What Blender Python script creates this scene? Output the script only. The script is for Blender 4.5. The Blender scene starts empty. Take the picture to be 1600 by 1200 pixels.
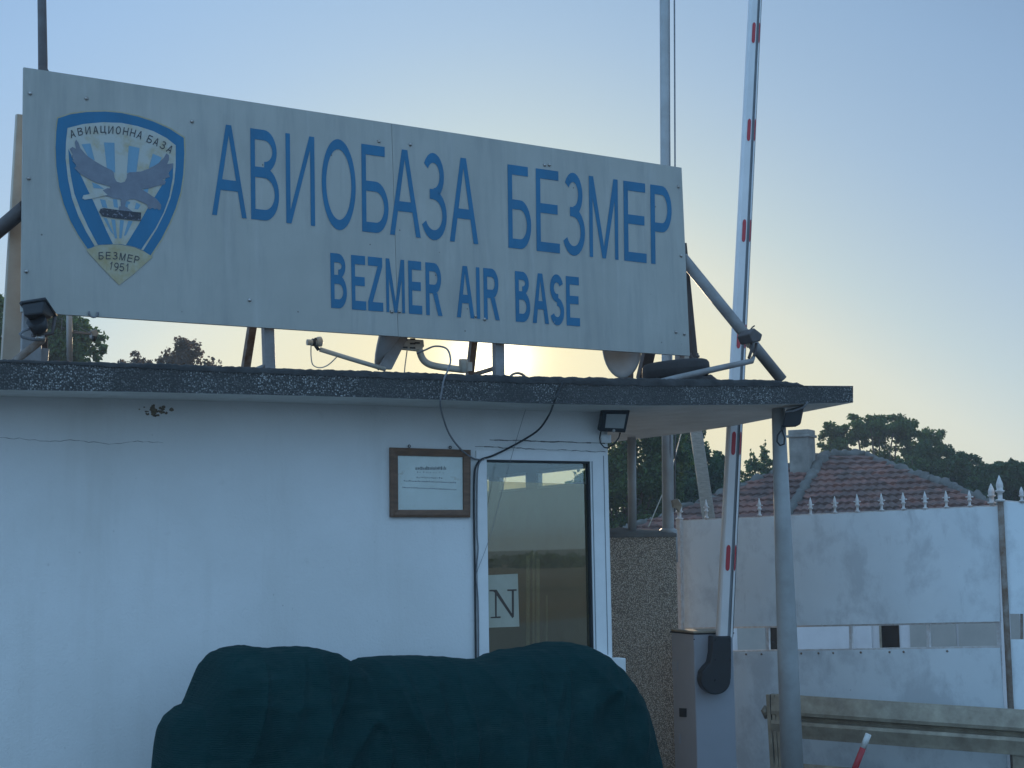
import bpy, math, random
import numpy as np
from mathutils import Vector, Matrix, noise

rnd = random.Random(7)
C = bpy.context.scene.collection
S = bpy.context.scene

# ------------------------------------------------------------------ camera
FPX = 2300.0
CAM = Vector((0, 0, 2.10))
PITCH = math.atan(0.115)
ROLL = 0.015
F0 = Vector((0, math.cos(PITCH), math.sin(PITCH)))
U0 = Vector((0, -math.sin(PITCH), math.cos(PITCH)))
R0 = Vector((1, 0, 0))
RT = R0 * math.cos(ROLL) - U0 * math.sin(ROLL)
UP = U0 * math.cos(ROLL) + R0 * math.sin(ROLL)
cd = bpy.data.cameras.new("camera")
cam = bpy.data.objects.new("camera", cd)
C.objects.link(cam)
cam.matrix_world = Matrix(((RT.x, UP.x, -F0.x, CAM.x), (RT.y, UP.y, -F0.y, CAM.y), (RT.z, UP.z, -F0.z, CAM.z), (0, 0, 0, 1)))
cd.sensor_width = 36
cd.lens = 36 * FPX / 1600
cd.clip_start = 0.1
cd.clip_end = 20000
S.camera = cam


def ray(px, py):
    return F0 + RT * ((px - 800) / FPX) - UP * ((py - 600) / FPX)


# ------------------------------------------------------------------ sky and sun
sd = ray(768, 560).normalized()
SUN_EL = math.asin(sd.z)
SUN_AZ = math.atan2(sd.x, sd.y)
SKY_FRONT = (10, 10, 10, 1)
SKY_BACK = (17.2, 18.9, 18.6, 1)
w = bpy.data.worlds.new("World")
S.world = w
w.use_nodes = True
nt = w.node_tree
nt.nodes.clear()
sky = nt.nodes.new("ShaderNodeTexSky")
sky.sky_type = 'NISHITA'
sky.sun_disc = False
sky.sun_elevation = SUN_EL
sky.sun_rotation = SUN_AZ
sky.altitude = 100
sky.air_density = 1.0
sky.dust_density = 0.6
sky.ozone_density = 3.3
bg = nt.nodes.new("ShaderNodeBackground")
bg.inputs[1].default_value = 0.1
wo = nt.nodes.new("ShaderNodeOutputWorld")
# tone the sky's wide range the way the phone exposed it; the half opposite the sun is raised and cooled to lift the shaded walls
bw = nt.nodes.new("ShaderNodeRGBToBW"); nt.links.new(sky.outputs[0], bw.inputs[0])
sc_ = nt.nodes.new("ShaderNodeMath"); sc_.operation = 'MULTIPLY'; sc_.inputs[1].default_value = 0.1 / 3.0
nt.links.new(bw.outputs[0], sc_.inputs[0])
gm = nt.nodes.new("ShaderNodeValToRGB")
STOPS = [(.20, (.23, .38, .62)), (.32, (.33, .50, .73)), (.45, (.42, .58, .76)), (.68, (.60, .72, .75)), (.87, (.79, .825, .72)), (1.05, (.87, .86, .67)), (1.30, (.94, .88, .62)), (1.60, (.97, .90, .62))]
while len(gm.color_ramp.elements) < len(STOPS):
    gm.color_ramp.elements.new(0.5)
for e_, (p_, c_) in zip(gm.color_ramp.elements, STOPS):
    e_.position = p_ / 3.0; e_.color = (*c_, 1)
nt.links.new(sc_.outputs[0], gm.inputs[0])
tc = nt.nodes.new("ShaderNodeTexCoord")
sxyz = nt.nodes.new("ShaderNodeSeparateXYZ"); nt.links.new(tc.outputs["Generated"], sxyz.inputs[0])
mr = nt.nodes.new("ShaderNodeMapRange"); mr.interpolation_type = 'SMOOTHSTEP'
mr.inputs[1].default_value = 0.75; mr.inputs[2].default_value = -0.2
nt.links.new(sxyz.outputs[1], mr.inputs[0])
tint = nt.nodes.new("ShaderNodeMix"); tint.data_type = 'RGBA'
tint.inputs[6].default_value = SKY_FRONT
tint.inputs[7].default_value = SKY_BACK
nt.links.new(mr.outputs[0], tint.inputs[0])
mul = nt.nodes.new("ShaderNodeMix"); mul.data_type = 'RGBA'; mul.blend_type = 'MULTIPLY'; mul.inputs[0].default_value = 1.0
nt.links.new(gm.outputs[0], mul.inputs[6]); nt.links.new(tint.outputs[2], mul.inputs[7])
# aureole of the low sun
dotn = nt.nodes.new("ShaderNodeVectorMath"); dotn.operation = 'DOT_PRODUCT'; dotn.inputs[1].default_value = sd
nt.links.new(tc.outputs["Generated"], dotn.inputs[0])
# the evening sky is a little brighter on the left, higher up
xz = nt.nodes.new("ShaderNodeMath"); xz.operation = 'MULTIPLY'
nt.links.new(sxyz.outputs[0], xz.inputs[0]); nt.links.new(sxyz.outputs[2], xz.inputs[1])
mr2 = nt.nodes.new("ShaderNodeMapRange"); mr2.inputs[1].default_value = -0.12; mr2.inputs[2].default_value = 0.12
mr2.inputs[3].default_value = 1.12; mr2.inputs[4].default_value = 0.86
nt.links.new(xz.outputs[0], mr2.inputs[0])
side = nt.nodes.new("ShaderNodeMix"); side.data_type = 'RGBA'; side.blend_type = 'MULTIPLY'; side.inputs[0].default_value = 1.0
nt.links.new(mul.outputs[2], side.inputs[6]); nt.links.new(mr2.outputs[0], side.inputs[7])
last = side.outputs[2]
for power, colr in ((4200.0, (26, 24, 19, 1)), (420.0, (2.2, 1.5, 0.3, 1))):
    pw = nt.nodes.new("ShaderNodeMath"); pw.operation = 'POWER'; pw.inputs[1].default_value = power
    mx0 = nt.nodes.new("ShaderNodeMath"); mx0.operation = 'MAXIMUM'; mx0.inputs[1].default_value = 0.0
    nt.links.new(dotn.outputs["Value"], mx0.inputs[0]); nt.links.new(mx0.outputs[0], pw.inputs[0])
    ad = nt.nodes.new("ShaderNodeMix"); ad.data_type = 'RGBA'; ad.blend_type = 'ADD'; ad.clamp_result = False
    nt.links.new(pw.outputs[0], ad.inputs[0]); nt.links.new(last, ad.inputs[6]); ad.inputs[7].default_value = colr
    last = ad.outputs[2]
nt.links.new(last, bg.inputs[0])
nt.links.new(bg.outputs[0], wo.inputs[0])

ld = bpy.data.lights.new("sun", 'SUN')
ld.energy = 3.0
ld.angle = math.radians(0.5)
ld.color = (1.0, 0.78, 0.52)
lo = bpy.data.objects.new("sun", ld)
C.objects.link(lo)
lo.rotation_euler = (-sd).to_track_quat('-Z', 'Y').to_euler()
lo.location = (0, 0, 30)

S.view_settings.view_transform = 'Standard'
S.view_settings.look = 'None'
S.view_settings.gamma = 1
S.view_settings.use_curve_mapping = False
S.view_settings.exposure = 0.0
S.cycles.max_bounces = 8
S.cycles.transparent_max_bounces = 12
S.cycles.sample_clamp_indirect = 6
S.cycles.use_denoising = True

# ------------------------------------------------------------------ pixel -> world helpers
Z = Vector((0, 0, 1))


def hit(px, py, P, N):
    d = ray(px, py)
    return CAM + d * ((P - CAM).dot(N) / d.dot(N))


def atd(px, py, d):
    return CAM + ray(px, py) * d


PHI = math.radians(27.6)
E = Vector((math.cos(PHI), math.sin(PHI), 0))       # along the front wall, to the right
NB = Vector((-math.sin(PHI), math.cos(PHI), 0))     # into the building
PW = hit(550, 634, Vector((0, 0, 3.15)), Z)          # front wall
PF = hit(600, 621, Vector((0, 0, 3.15)), Z)          # fascia
W0 = Vector((PW.x, PW.y, 0))


def wp(px, py, off=0.0):                             # on a plane parallel to the wall, off metres in front
    return hit(px, py, W0 - NB * off, NB)


def wuv(px, py, off=0.0):
    p = wp(px, py, off) - W0
    return p.dot(E), p.z


def W(u, y, z):                                      # wall frame: u right, y into building, z up
    return W0 + E * u + NB * y + Z * z


FOFF = -(PF - W0).dot(NB)
PHS = math.radians(29.6)
LEAN = math.radians(2.0)
SE = Vector((math.cos(PHS), math.sin(PHS), 0))
SB = Vector((-math.sin(PHS), math.cos(PHS), 0))
SU = (Z * math.cos(LEAN) + SB * math.sin(LEAN))
SN = SE.cross(SU).normalized()                       # towards camera
PS = wp(550, 521, FOFF - 0.45)


def sp(px, py, off=0.0):
    return hit(px, py, PS + SN * off, SN)


# ------------------------------------------------------------------ mesh builder
class MB:
    def __init__(s):
        s.v = []; s.f = []; s.m = []; s.sm = []

    def poly(s, pts, mi=0, smooth=False):
        b = len(s.v); s.v += [Vector(p) for p in pts]
        s.f.append(list(range(b, b + len(pts)))); s.m.append(mi); s.sm.append(smooth)

    def prism(s, pts, off, mi=0, side=None):
        n = len(pts); b = len(s.v)
        s.v += [Vector(p) for p in pts] + [Vector(p) + off for p in pts]
        s.f.append(list(range(b, b + n))); s.m.append(mi)
        s.f.append(list(range(b + 2 * n - 1, b + n - 1, -1))); s.m.append(mi)
        for i in range(n):
            j = (i + 1) % n
            s.f.append([b + i, b + n + i, b + n + j, b + j]); s.m.append(mi if side is None else side)
        s.sm += [False] * (n + 2)

    def box(s, o, ax, ay, az, mi=0):                 # corner + three edge vectors
        o = Vector(o)
        s.prism([o, o + ax, o + ax + ay, o + ay], az, mi)

    def wbox(s, u0, u1, y0, y1, z0, z1, mi=0):
        s.box(W(u0, y0, z0), E * (u1 - u0), NB * (y1 - y0), Z * (z1 - z0), mi)

    def tube(s, pts, r, seg=8, mi=0, cap=True):
        pts = [Vector(p) for p in pts]; n = len(pts)
        rs = r if isinstance(r, (list, tuple)) else [r] * n
        b = len(s.v); ref = None
        for i, p in enumerate(pts):
            t = (pts[min(i + 1, n - 1)] - pts[max(i - 1, 0)]).normalized()
            if ref is None:
                ref = t.orthogonal().normalized()
            ref = (ref - t * ref.dot(t)).normalized()
            q = t.cross(ref)
            for k in range(seg):
                a = 2 * math.pi * k / seg
                s.v.append(p + (ref * math.cos(a) + q * math.sin(a)) * rs[i])
        for i in range(n - 1):
            for k in range(seg):
                k2 = (k + 1) % seg
                s.f.append([b + i * seg + k, b + i * seg + k2, b + (i + 1) * seg + k2, b + (i + 1) * seg + k])
                s.m.append(mi); s.sm.append(seg > 4)
        if cap:
            s.f.append([b + k for k in range(seg)][::-1]); s.m.append(mi); s.sm.append(False)
            s.f.append([b + (n - 1) * seg + k for k in range(seg)]); s.m.append(mi); s.sm.append(False)

    def beam(s, a, b_, wv, tv, mi=0):                # square bar a->b, cross-section vectors wv,tv (full)
        a = Vector(a); b_ = Vector(b_)
        s.box(a - wv / 2 - tv / 2, wv, tv, b_ - a, mi)

    def lathe(s, base, axis, prof, seg=12, mi=0):    # prof list of (h, r)
        axis = axis.normalized(); x = axis.orthogonal().normalized(); y = axis.cross(x); b = len(s.v)
        for h, r in prof:
            for k in range(seg):
                a = 2 * math.pi * k / seg
                s.v.append(Vector(base) + axis * h + (x * math.cos(a) + y * math.sin(a)) * max(r, 1e-4))
        for i in range(len(prof) - 1):
            for k in range(seg):
                k2 = (k + 1) % seg
                s.f.append([b + i * seg + k, b + i * seg + k2, b + (i + 1) * seg + k2, b + (i + 1) * seg + k])
                s.m.append(mi); s.sm.append(True)
        s.f.append([b + k for k in range(seg)][::-1]); s.m.append(mi); s.sm.append(False)
        s.f.append([b + (len(prof) - 1) * seg + k for k in range(seg)]); s.m.append(mi); s.sm.append(False)

    def grid(s, rows, mi=0, smooth=True):
        b = len(s.v); n = len(rows[0])
        for r in rows:
            s.v += [Vector(p) for p in r]
        for i in range(len(rows) - 1):
            for j in range(n - 1):
                s.f.append([b + i * n + j, b + i * n + j + 1, b + (i + 1) * n + j + 1, b + (i + 1) * n + j])
                s.m.append(mi); s.sm.append(smooth)

    def build(s, name, mats, parent=None, bevel=0.0, seg=2):
        if not isinstance(mats, (list, tuple)):
            mats = [mats]
        org = Vector((0, 0, 0))
        p = parent
        while p is not None:
            org += p.location; p = p.parent
        me = bpy.data.meshes.new(name)
        if parent is None and s.v:
            cx = sum((v.x for v in s.v)) / len(s.v); cy = sum((v.y for v in s.v)) / len(s.v)
            org = Vector((cx, cy, min(v.z for v in s.v)))
        me.from_pydata([v - org for v in s.v], [], s.f)
        for m in mats:
            me.materials.append(m)
        me.polygons.foreach_set('material_index', s.m)
        me.polygons.foreach_set('use_smooth', s.sm)
        me.update()
        o = bpy.data.objects.new(name, me)
        C.objects.link(o)
        if parent is not None:
            o.parent = parent
        else:
            o.location = org
        if bevel:
            md = o.modifiers.new("bevel", 'BEVEL'); md.width = bevel; md.segments = seg; md.limit_method = 'ANGLE'
        return o


def fixn(o):
    import bmesh
    bm = bmesh.new(); bm.from_mesh(o.data)
    bmesh.ops.recalc_face_normals(bm, faces=bm.faces)
    bm.to_mesh(o.data); bm.free()
    return o


def thing(name, loc, label, cat, group=None):
    o = bpy.data.objects.new(name, None); C.objects.link(o)
    o.location = loc; o['label'] = label; o['category'] = cat
    o.empty_display_size = 0.2
    if group: o['group'] = group
    return o


def tag(o, label, cat, group=None):
    o['label'] = label; o['category'] = cat
    if group: o['group'] = group
    return o


def struct(o, kind='structure'):
    o['kind'] = kind
    return o


def part(mb, name, mats, parent, bevel=0.0, label=None):
    o = fixn(mb.build(name, mats, parent, bevel))
    if label: o['label'] = label
    return o


# ------------------------------------------------------------------ materials
def rgb(c):
    return (c[0], c[1], c[2], 1)


class NT:
    def __init__(s, name):
        s.mat = bpy.data.materials.new(name); s.mat.use_nodes = True
        s.t = s.mat.node_tree
        s.b = s.t.nodes["Principled BSDF"]
        s.co = s.t.nodes.new("ShaderNodeTexCoord").outputs["Object"]

    def n(s, kind, **kw):
        x = s.t.nodes.new(kind)
        for k, v in kw.items():
            setattr(x, k, v)
        return x

    def l(s, a, b): s.t.links.new(a, b)

    def mapping(s, scale):
        m = s.n("ShaderNodeMapping"); m.inputs["Scale"].default_value = scale
        s.l(s.co, m.inputs[0]); return m.outputs[0]

    def noise(s, scale, detail=6, rough=0.6, stretch=None, dist=0.0):
        x = s.n("ShaderNodeTexNoise"); x.inputs["Scale"].default_value = scale
        x.inputs["Detail"].default_value = detail; x.inputs["Roughness"].default_value = rough
        x.inputs["Distortion"].default_value = dist
        s.l(s.mapping(stretch) if stretch else s.co, x.inputs["Vector"])
        return x.outputs[0]

    def ramp(s, src, stops, const=False):
        r = s.n("ShaderNodeValToRGB")
        cr = r.color_ramp
        if const: cr.interpolation = 'CONSTANT'
        while len(cr.elements) < len(stops): cr.elements.new(0.5)
        for e, (p, c) in zip(cr.elements, stops):
            e.position = p
            e.color = rgb(c) if isinstance(c, (tuple, list)) else (c, c, c, 1)
        s.l(src, r.inputs[0]); return r.outputs[0]

    def mix(s, fac, a, b, mode='MIX'):
        m = s.n("ShaderNodeMix", data_type='RGBA', blend_type=mode)
        for sock, v in ((m.inputs[0], fac), (m.inputs[6], a), (m.inputs[7], b)):
            if isinstance(v, (int, float)): sock.default_value = v
            elif isinstance(v, tuple): sock.default_value = rgb(v)
            else: s.l(v, sock)
        return m.outputs[2]

    def col(s, v):
        if isinstance(v, tuple): s.b.inputs["Base Color"].default_value = rgb(v)
        else: s.l(v, s.b.inputs["Base Color"])

    def bump(s, h, strength=0.3, dist=0.01):
        x = s.n("ShaderNodeBump"); x.inputs["Strength"].default_value = strength; x.inputs["Distance"].default_value = dist
        s.l(h, x.inputs["Height"]); s.l(x.outputs[0], s.b.inputs["Normal"])

    def rough(s, v): s.b.inputs["Roughness"].default_value = v


def paint(name, c, c2=None, scale=4, rough=0.6, bump=0.1, bscale=60, metal=0.0, stretch=None, lo=0.35, hi=0.7):
    m = NT(name)
    c2 = c2 or tuple(x * 0.75 for x in c)
    m.col(m.ramp(m.noise(scale, 8, 0.65, stretch), [(lo, c2), (hi, c)]))
    m.rough(rough); m.b.inputs["Metallic"].default_value = metal
    if bump: m.bump(m.noise(bscale, 4), bump, 0.005)
    return m.mat


def m_plaster():
    m = NT("white plaster")
    base = m.ramp(m.noise(0.9, 8, 0.6), [(0.3, (0.70, 0.70, 0.68)), (0.7, (0.80, 0.80, 0.79))])
    dirt = m.ramp(m.noise(7, 8, 0.75), [(0.62, 0.0), (0.80, 0.35)])
    base = m.mix(dirt, base, (0.42, 0.40, 0.36))
    rain = m.ramp(m.noise(4.0, 7, 0.65, (1, 1, 0.10)), [(0.50, 0.0), (0.80, 0.30)])
    base = m.mix(rain, base, (0.50, 0.48, 0.43))
    big = m.ramp(m.noise(0.55, 4, 0.55), [(0.45, 0.0), (0.75, 0.25)])
    base = m.mix(big, base, (0.55, 0.54, 0.50))
    specks = m.ramp(m.noise(38, 3, 0.6), [(0.71, 0.0), (0.76, 0.5)])
    base = m.mix(specks, base, (0.30, 0.29, 0.27))
    m.col(base); m.rough(0.9)
    h = m.mix(0.35, m.noise(55, 6, 0.7), m.noise(9, 5, 0.6))
    m.bump(h, 0.55, 0.012)
    return m.mat


def m_pebble(name, scale, dark, light, lo=0.45, streak=True):
    m = NT(name)
    v = m.n("ShaderNodeTexVoronoi"); v.inputs["Scale"].default_value = scale
    m.l(m.co, v.inputs["Vector"])
    sep = m.n("ShaderNodeSeparateColor"); m.l(v.outputs["Color"], sep.inputs[0])
    c = m.ramp(sep.outputs[0], [(0.0, dark), (lo, tuple(x * 1.5 for x in dark)), (lo + 0.25, tuple((a + b) / 2 for a, b in zip(dark, light))), (1.0, light)])
    edge = m.ramp(v.outputs["Distance"], [(0.25, 0.0), (0.6, 1.0)])
    c = m.mix(edge, c, tuple(x * 0.45 for x in dark))
    if streak:
        s = m.ramp(m.noise(3.2, 6, 0.6, (1, 1, 0.12)), [(0.40, 0.75), (0.58, 0.0)])
        c = m.mix(s, c, tuple(x * 0.5 for x in dark))
        s2 = m.ramp(m.noise(2.0, 5, 0.6), [(0.45, 0.0), (0.75, 0.5)])
        c = m.mix(s2, c, tuple(x * 0.8 for x in dark))
    m.col(c); m.rough(0.85)
    m.bump(m.ramp(v.outputs["Distance"], [(0.0, 1.0), (0.7, 0.0)]), 0.6, 0.01)
    return m.mat


def m_sign():
    m = NT("weathered sign sheet")
    base = m.ramp(m.noise(1.6, 8, 0.65), [(0.3, (0.365, 0.36, 0.325)), (0.7, (0.43, 0.425, 0.385))])
    st = m.ramp(m.noise(5.0, 8, 0.65, (2.2, 2.2, 0.22)), [(0.48, 0.0), (0.80, 0.5)])
    base = m.mix(st, base, (0.21, 0.22, 0.225))
    st2 = m.ramp(m.noise(9.0, 6, 0.6, (1.6, 1.6, 0.15)), [(0.55, 0.0), (0.80, 0.35)])
    base = m.mix(st2, base, (0.54, 0.54, 0.51))
    v = m.n("ShaderNodeTexVoronoi"); v.inputs["Scale"].default_value = 7.0
    m.l(m.co, v.inputs["Vector"])
    dots = m.ramp(v.outputs["Distance"], [(0.028, 0.8), (0.05, 0.0)])
    base = m.mix(dots, base, (0.06, 0.055, 0.05))
    pit = m.ramp(m.noise(45, 3, 0.6), [(0.70, 0.0), (0.75, 0.7)])
    area = m.ramp(m.noise(1.1, 2, 0.5), [(0.5, 0.0), (0.65, 1.0)])
    pm = m.n("ShaderNodeMath", operation='MULTIPLY'); m.l(pit, pm.inputs[0]); m.l(area, pm.inputs[1])
    base = m.mix(pm.outputs[0], base, (0.08, 0.075, 0.07))
    m.col(base); m.rough(0.55); m.b.inputs["Metallic"].default_value = 0.0
    m.bump(m.noise(3, 4, 0.5), 0.12, 0.02)
    return m.mat


def m_blue(name="faded blue vinyl", c=(0.010, 0.140, 0.275)):
    m = NT(name)
    a = m.ramp(m.noise(4, 8, 0.7, (1, 1, 0.4)), [(0.3, tuple(x * 0.85 for x in c)), (0.7, tuple(x * 1.15 for x in c))])
    chips = m.ramp(m.noise(33, 5, 0.75), [(0.70, 0.0), (0.73, 0.8)])
    a = m.mix(chips, a, (0.42, 0.43, 0.42))
    m.col(a); m.rough(0.5)
    return m.mat


def m_tarp():
    m = NT("dark green shade net")
    a = m.ramp(m.noise(2.2, 6, 0.6), [(0.3, (0.001, 0.0215, 0.0225)), (0.7, (0.003, 0.032, 0.033))])
    d = m.ramp(m.noise(3.5, 8, 0.75, (0.6, 0.6, 1.6)), [(0.54, 0.0), (0.80, 0.5)])
    a = m.mix(d, a, (0.035, 0.066, 0.062))
    wv = m.n("ShaderNodeTexWave", wave_type='BANDS', bands_direction='Z')
    wv.inputs["Scale"].default_value = 26; wv.inputs["Distortion"].default_value = 2.5; wv.inputs["Detail"].default_value = 3
    wv.inputs["Detail Scale"].default_value = 1.5
    m.l(m.co, wv.inputs["Vector"])
    a = m.mix(m.ramp(wv.outputs[1], [(0.55, 0.0), (1.0, 0.28)]), a, (0.014, 0.052, 0.047))
    m.col(a); m.rough(0.95)
    m.b.inputs["Specular IOR Level"].default_value = 0.15
    h = m.mix(0.5, wv.outputs[1], m.noise(70, 4))
    m.bump(h, 0.5, 0.008)
    return m.mat


def m_wood(name, c):
    m = NT(name)
    a = m.ramp(m.noise(9, 8, 0.65, (1, 1, 5)), [(0.3, tuple(x * 0.55 for x in c)), (0.7, c)])
    m.col(a); m.rough(0.6); m.bump(m.noise(40, 5), 0.2, 0.004)
    return m.mat


def m_leaf(name, a, b, trans=0.48):
    m = NT(name)
    g = m.n("ShaderNodeNewGeometry")
    c = m.ramp(g.outputs["Random Per Island"], [(0.0, a), (0.6, tuple((x + y) / 2 for x, y in zip(a, b))), (1.0, b)])
    m.col(c); m.rough(0.65)
    tr = m.n("ShaderNodeBsdfTranslucent"); m.l(c, tr.inputs[0])
    mx = m.n("ShaderNodeMixShader"); mx.inputs[0].default_value = trans
    m.l(m.b.outputs[0], mx.inputs[1]); m.l(tr.outputs[0], mx.inputs[2])
    m.l(mx.outputs[0], m.t.nodes["Material Output"].inputs[0])
    return m.mat


def m_glass(name, refl, tint, rough=0.0, haze=0.0, gcol=(0.9, 0.95, 0.92, 1)):
    m = NT(name)
    t = m.n("ShaderNodeBsdfTransparent"); t.inputs[0].default_value = rgb(tint)
    g = m.n("ShaderNodeBsdfGlossy"); g.inputs["Roughness"].default_value = rough; g.inputs[0].default_value = gcol
    mx = m.n("ShaderNodeMixShader"); mx.inputs[0].default_value = refl
    m.l(t.outputs[0], mx.inputs[1]); m.l(g.outputs[0], mx.inputs[2])
    out = mx.outputs[0]
    if haze:
        d = m.n("ShaderNodeBsdfDiffuse"); d.inputs[0].default_value = (0.44, 0.31, 0.19, 1)
        sm = m.ramp(m.noise(5, 6, 0.7, (1, 1, 0.3)), [(0.4, haze * 0.4), (0.75, haze * 1.6)])
        m2 = m.n("ShaderNodeMixShader"); m.l(sm, m2.inputs[0]); m.l(out, m2.inputs[1]); m.l(d.outputs[0], m2.inputs[2]); out = m2.outputs[0]
    m.l(out, m.t.nodes["Material Output"].inputs[0])
    return m.mat


M = {}
M['plaster'] = m_plaster()
M['soffit'] = paint("soffit paint", (0.72, 0.70, 0.66), (0.58, 0.55, 0.50), 2.5, 0.9, 0.2, 40)
M['crack'] = paint("crack line", (0.16, 0.15, 0.14), rough=0.95)  # dark colour of the plaster cracks
M['stain'] = paint("brown stain", (0.30, 0.22, 0.14), (0.10, 0.08, 0.06), 30, 0.95)
M['fascia'] = m_pebble("exposed aggregate fascia", 92, (0.095, 0.095, 0.093), (0.56, 0.56, 0.54), 0.45)
M['pebblewall'] = m_pebble("pebble dash", 95, (0.46, 0.37, 0.28), (0.80, 0.70, 0.57), 0.34, False)
M['felt'] = paint("bitumen felt", (0.05, 0.05, 0.05), (0.015, 0.015, 0.015), 9, 0.9, 0.8, 25)
M['pvc'] = paint("white plastic frame", (0.82, 0.82, 0.81), (0.74, 0.74, 0.73), 5, 0.35, 0.0)
M['rubber'] = paint("black rubber", (0.018, 0.018, 0.02), rough=0.6, bump=0)
M['dark'] = paint("black housing", (0.02, 0.022, 0.026), rough=0.45, bump=0.05)
M['lens'] = paint("lamp lens", (0.42, 0.43, 0.42), (0.36, 0.37, 0.36), 8, 0.2, 0.0)
M['sign'] = m_sign()
M['blue'] = m_blue()
M['pale'] = m_blue("pale blue vinyl", (0.16, 0.31, 0.42))
M['cream'] = paint("aged cream vinyl", (0.46, 0.47, 0.43), (0.40, 0.34, 0.20), 9, 0.6, 0, lo=0.30, hi=0.55)
M['yellow'] = paint("aged yellow vinyl", (0.43, 0.40, 0.29), (0.38, 0.31, 0.16), 12, 0.6, 0, lo=0.35, hi=0.62)
M['eagle'] = paint("grey violet vinyl", (0.20, 0.225, 0.265), (0.155, 0.17, 0.21), 14, 0.55, 0)
M['ink'] = paint("dark ink", (0.035, 0.04, 0.05), (0.06, 0.06, 0.065), 30, 0.6, 0)
M['bomb'] = paint("worn black vinyl", (0.03, 0.03, 0.04), (0.22, 0.22, 0.26), 60, 0.5, 0, lo=0.36, hi=0.46)
M['steel'] = paint("grey painted steel", (0.30, 0.30, 0.30), (0.20, 0.18, 0.17), 6, 0.5, 0.15, 40)
M['steelpost'] = paint("pale grey post paint", (0.38, 0.39, 0.39), (0.30, 0.30, 0.29), 5, 0.45, 0.15, 50)
M['rusty'] = paint("rusty steel", (0.30, 0.27, 0.24), (0.14, 0.075, 0.04), 10, 0.7, 0.3, 40)
M['creamsteel'] = paint("cream painted steel", (0.62, 0.56, 0.46), (0.50, 0.42, 0.33), 4, 0.6, 0.1)
M['darksteel'] = paint("dark steel", (0.10, 0.09, 0.09), (0.07, 0.05, 0.045), 8, 0.55, 0.15)
M['galv'] = paint("galvanised steel", (0.42, 0.37, 0.28), (0.24, 0.20, 0.15), 7, 0.45, 0.35, 12, metal=0.2)  # warm tint stands in for sunlight bounced onto the guard rail
M['bolt'] = paint("bolt heads", (0.55, 0.55, 0.54), (0.25, 0.2, 0.16), 60, 0.35, 0, metal=0.7)
M['lnb'] = paint("dish enamel", (0.58, 0.56, 0.50), (0.46, 0.43, 0.36), 12, 0.5, 0.05)
M['dish'] = paint("grey dish", (0.46, 0.46, 0.46), (0.38, 0.38, 0.38), 6, 0.45, 0.05)
M['wood'] = m_wood("brown frame wood", (0.22, 0.12, 0.07))
M['polewood'] = m_wood("weathered pole wood", (0.34, 0.28, 0.22))
M['paper'] = paint("sun bleached paper", (0.60, 0.64, 0.62), (0.52, 0.56, 0.53), 6, 0.8, 0)
M['npaper'] = paint("cream paper", (0.46, 0.45, 0.36), (0.40, 0.38, 0.30), 6, 0.85, 0)
M['brownink'] = paint("brown ink", (0.09, 0.06, 0.045), rough=0.7, bump=0)
M['stainpaper'] = paint("paper water stain", (0.34, 0.30, 0.22), (0.45, 0.44, 0.38), 40, 0.8, 0)
M['cable'] = paint("grey cable", (0.22, 0.22, 0.23), (0.15, 0.15, 0.16), 30, 0.5, 0)
M['blackcable'] = paint("black cable", (0.02, 0.02, 0.022), rough=0.5, bump=0)
M['gate'] = None
M['cloth'] = paint("pale curtain cloth", (0.70, 0.68, 0.60), None, 6, 0.9, 0)  # for the pale strips that imitate streak reflections


def m_gate():
    m = NT("brushed white gate paint")
    base = m.ramp(m.noise(1.3, 7, 0.6), [(0.3, (0.70, 0.75, 0.77)), (0.7, (0.79, 0.835, 0.85))])
    s = m.ramp(m.noise(2.6, 7, 0.65, (1, 1, 0.8), 0.2), [(0.49, 0.0), (0.62, 0.42)])
    base = m.mix(s, base, (0.40, 0.42, 0.44))
    s2 = m.ramp(m.noise(7, 7, 0.7, (1, 1, 0.35)), [(0.60, 0.0), (0.78, 0.4)])
    base = m.mix(s2, base, (0.33, 0.35, 0.37))
    r = m.ramp(m.noise(26, 5, 0.7), [(0.70, 0.0), (0.74, 0.75)])
    base = m.mix(r, base, (0.13, 0.10, 0.08))
    m.col(base); m.rough(0.6); m.bump(m.noise(2.2, 3, 0.5), 0.25, 0.03)
    return m.mat


M['gate'] = m_gate()
M['finial'] = paint("white spear paint", (0.70, 0.69, 0.68), (0.52, 0.46, 0.42), 25, 0.5, 0.1)
M['tile'] = None


def m_tile():
    m = NT("clay roof tiles")
    v = m.n("ShaderNodeTexVoronoi"); v.inputs["Scale"].default_value = 3.0; m.l(m.co, v.inputs["Vector"])
    sep = m.n("ShaderNodeSeparateColor"); m.l(v.outputs["Color"], sep.inputs[0])
    a = m.ramp(sep.outputs[0], [(0.0, (0.10, 0.052, 0.042)), (0.6, (0.165, 0.076, 0.058)), (1.0, (0.25, 0.11, 0.08))])
    l = m.ramp(m.noise(1.1, 8, 0.7), [(0.42, 0.0), (0.68, 0.6)])
    a = m.mix(l, a, (0.11, 0.095, 0.08))
    m.col(a); m.rough(0.85); m.bump(m.noise(20, 5), 0.3, 0.01)
    return m.mat


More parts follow.
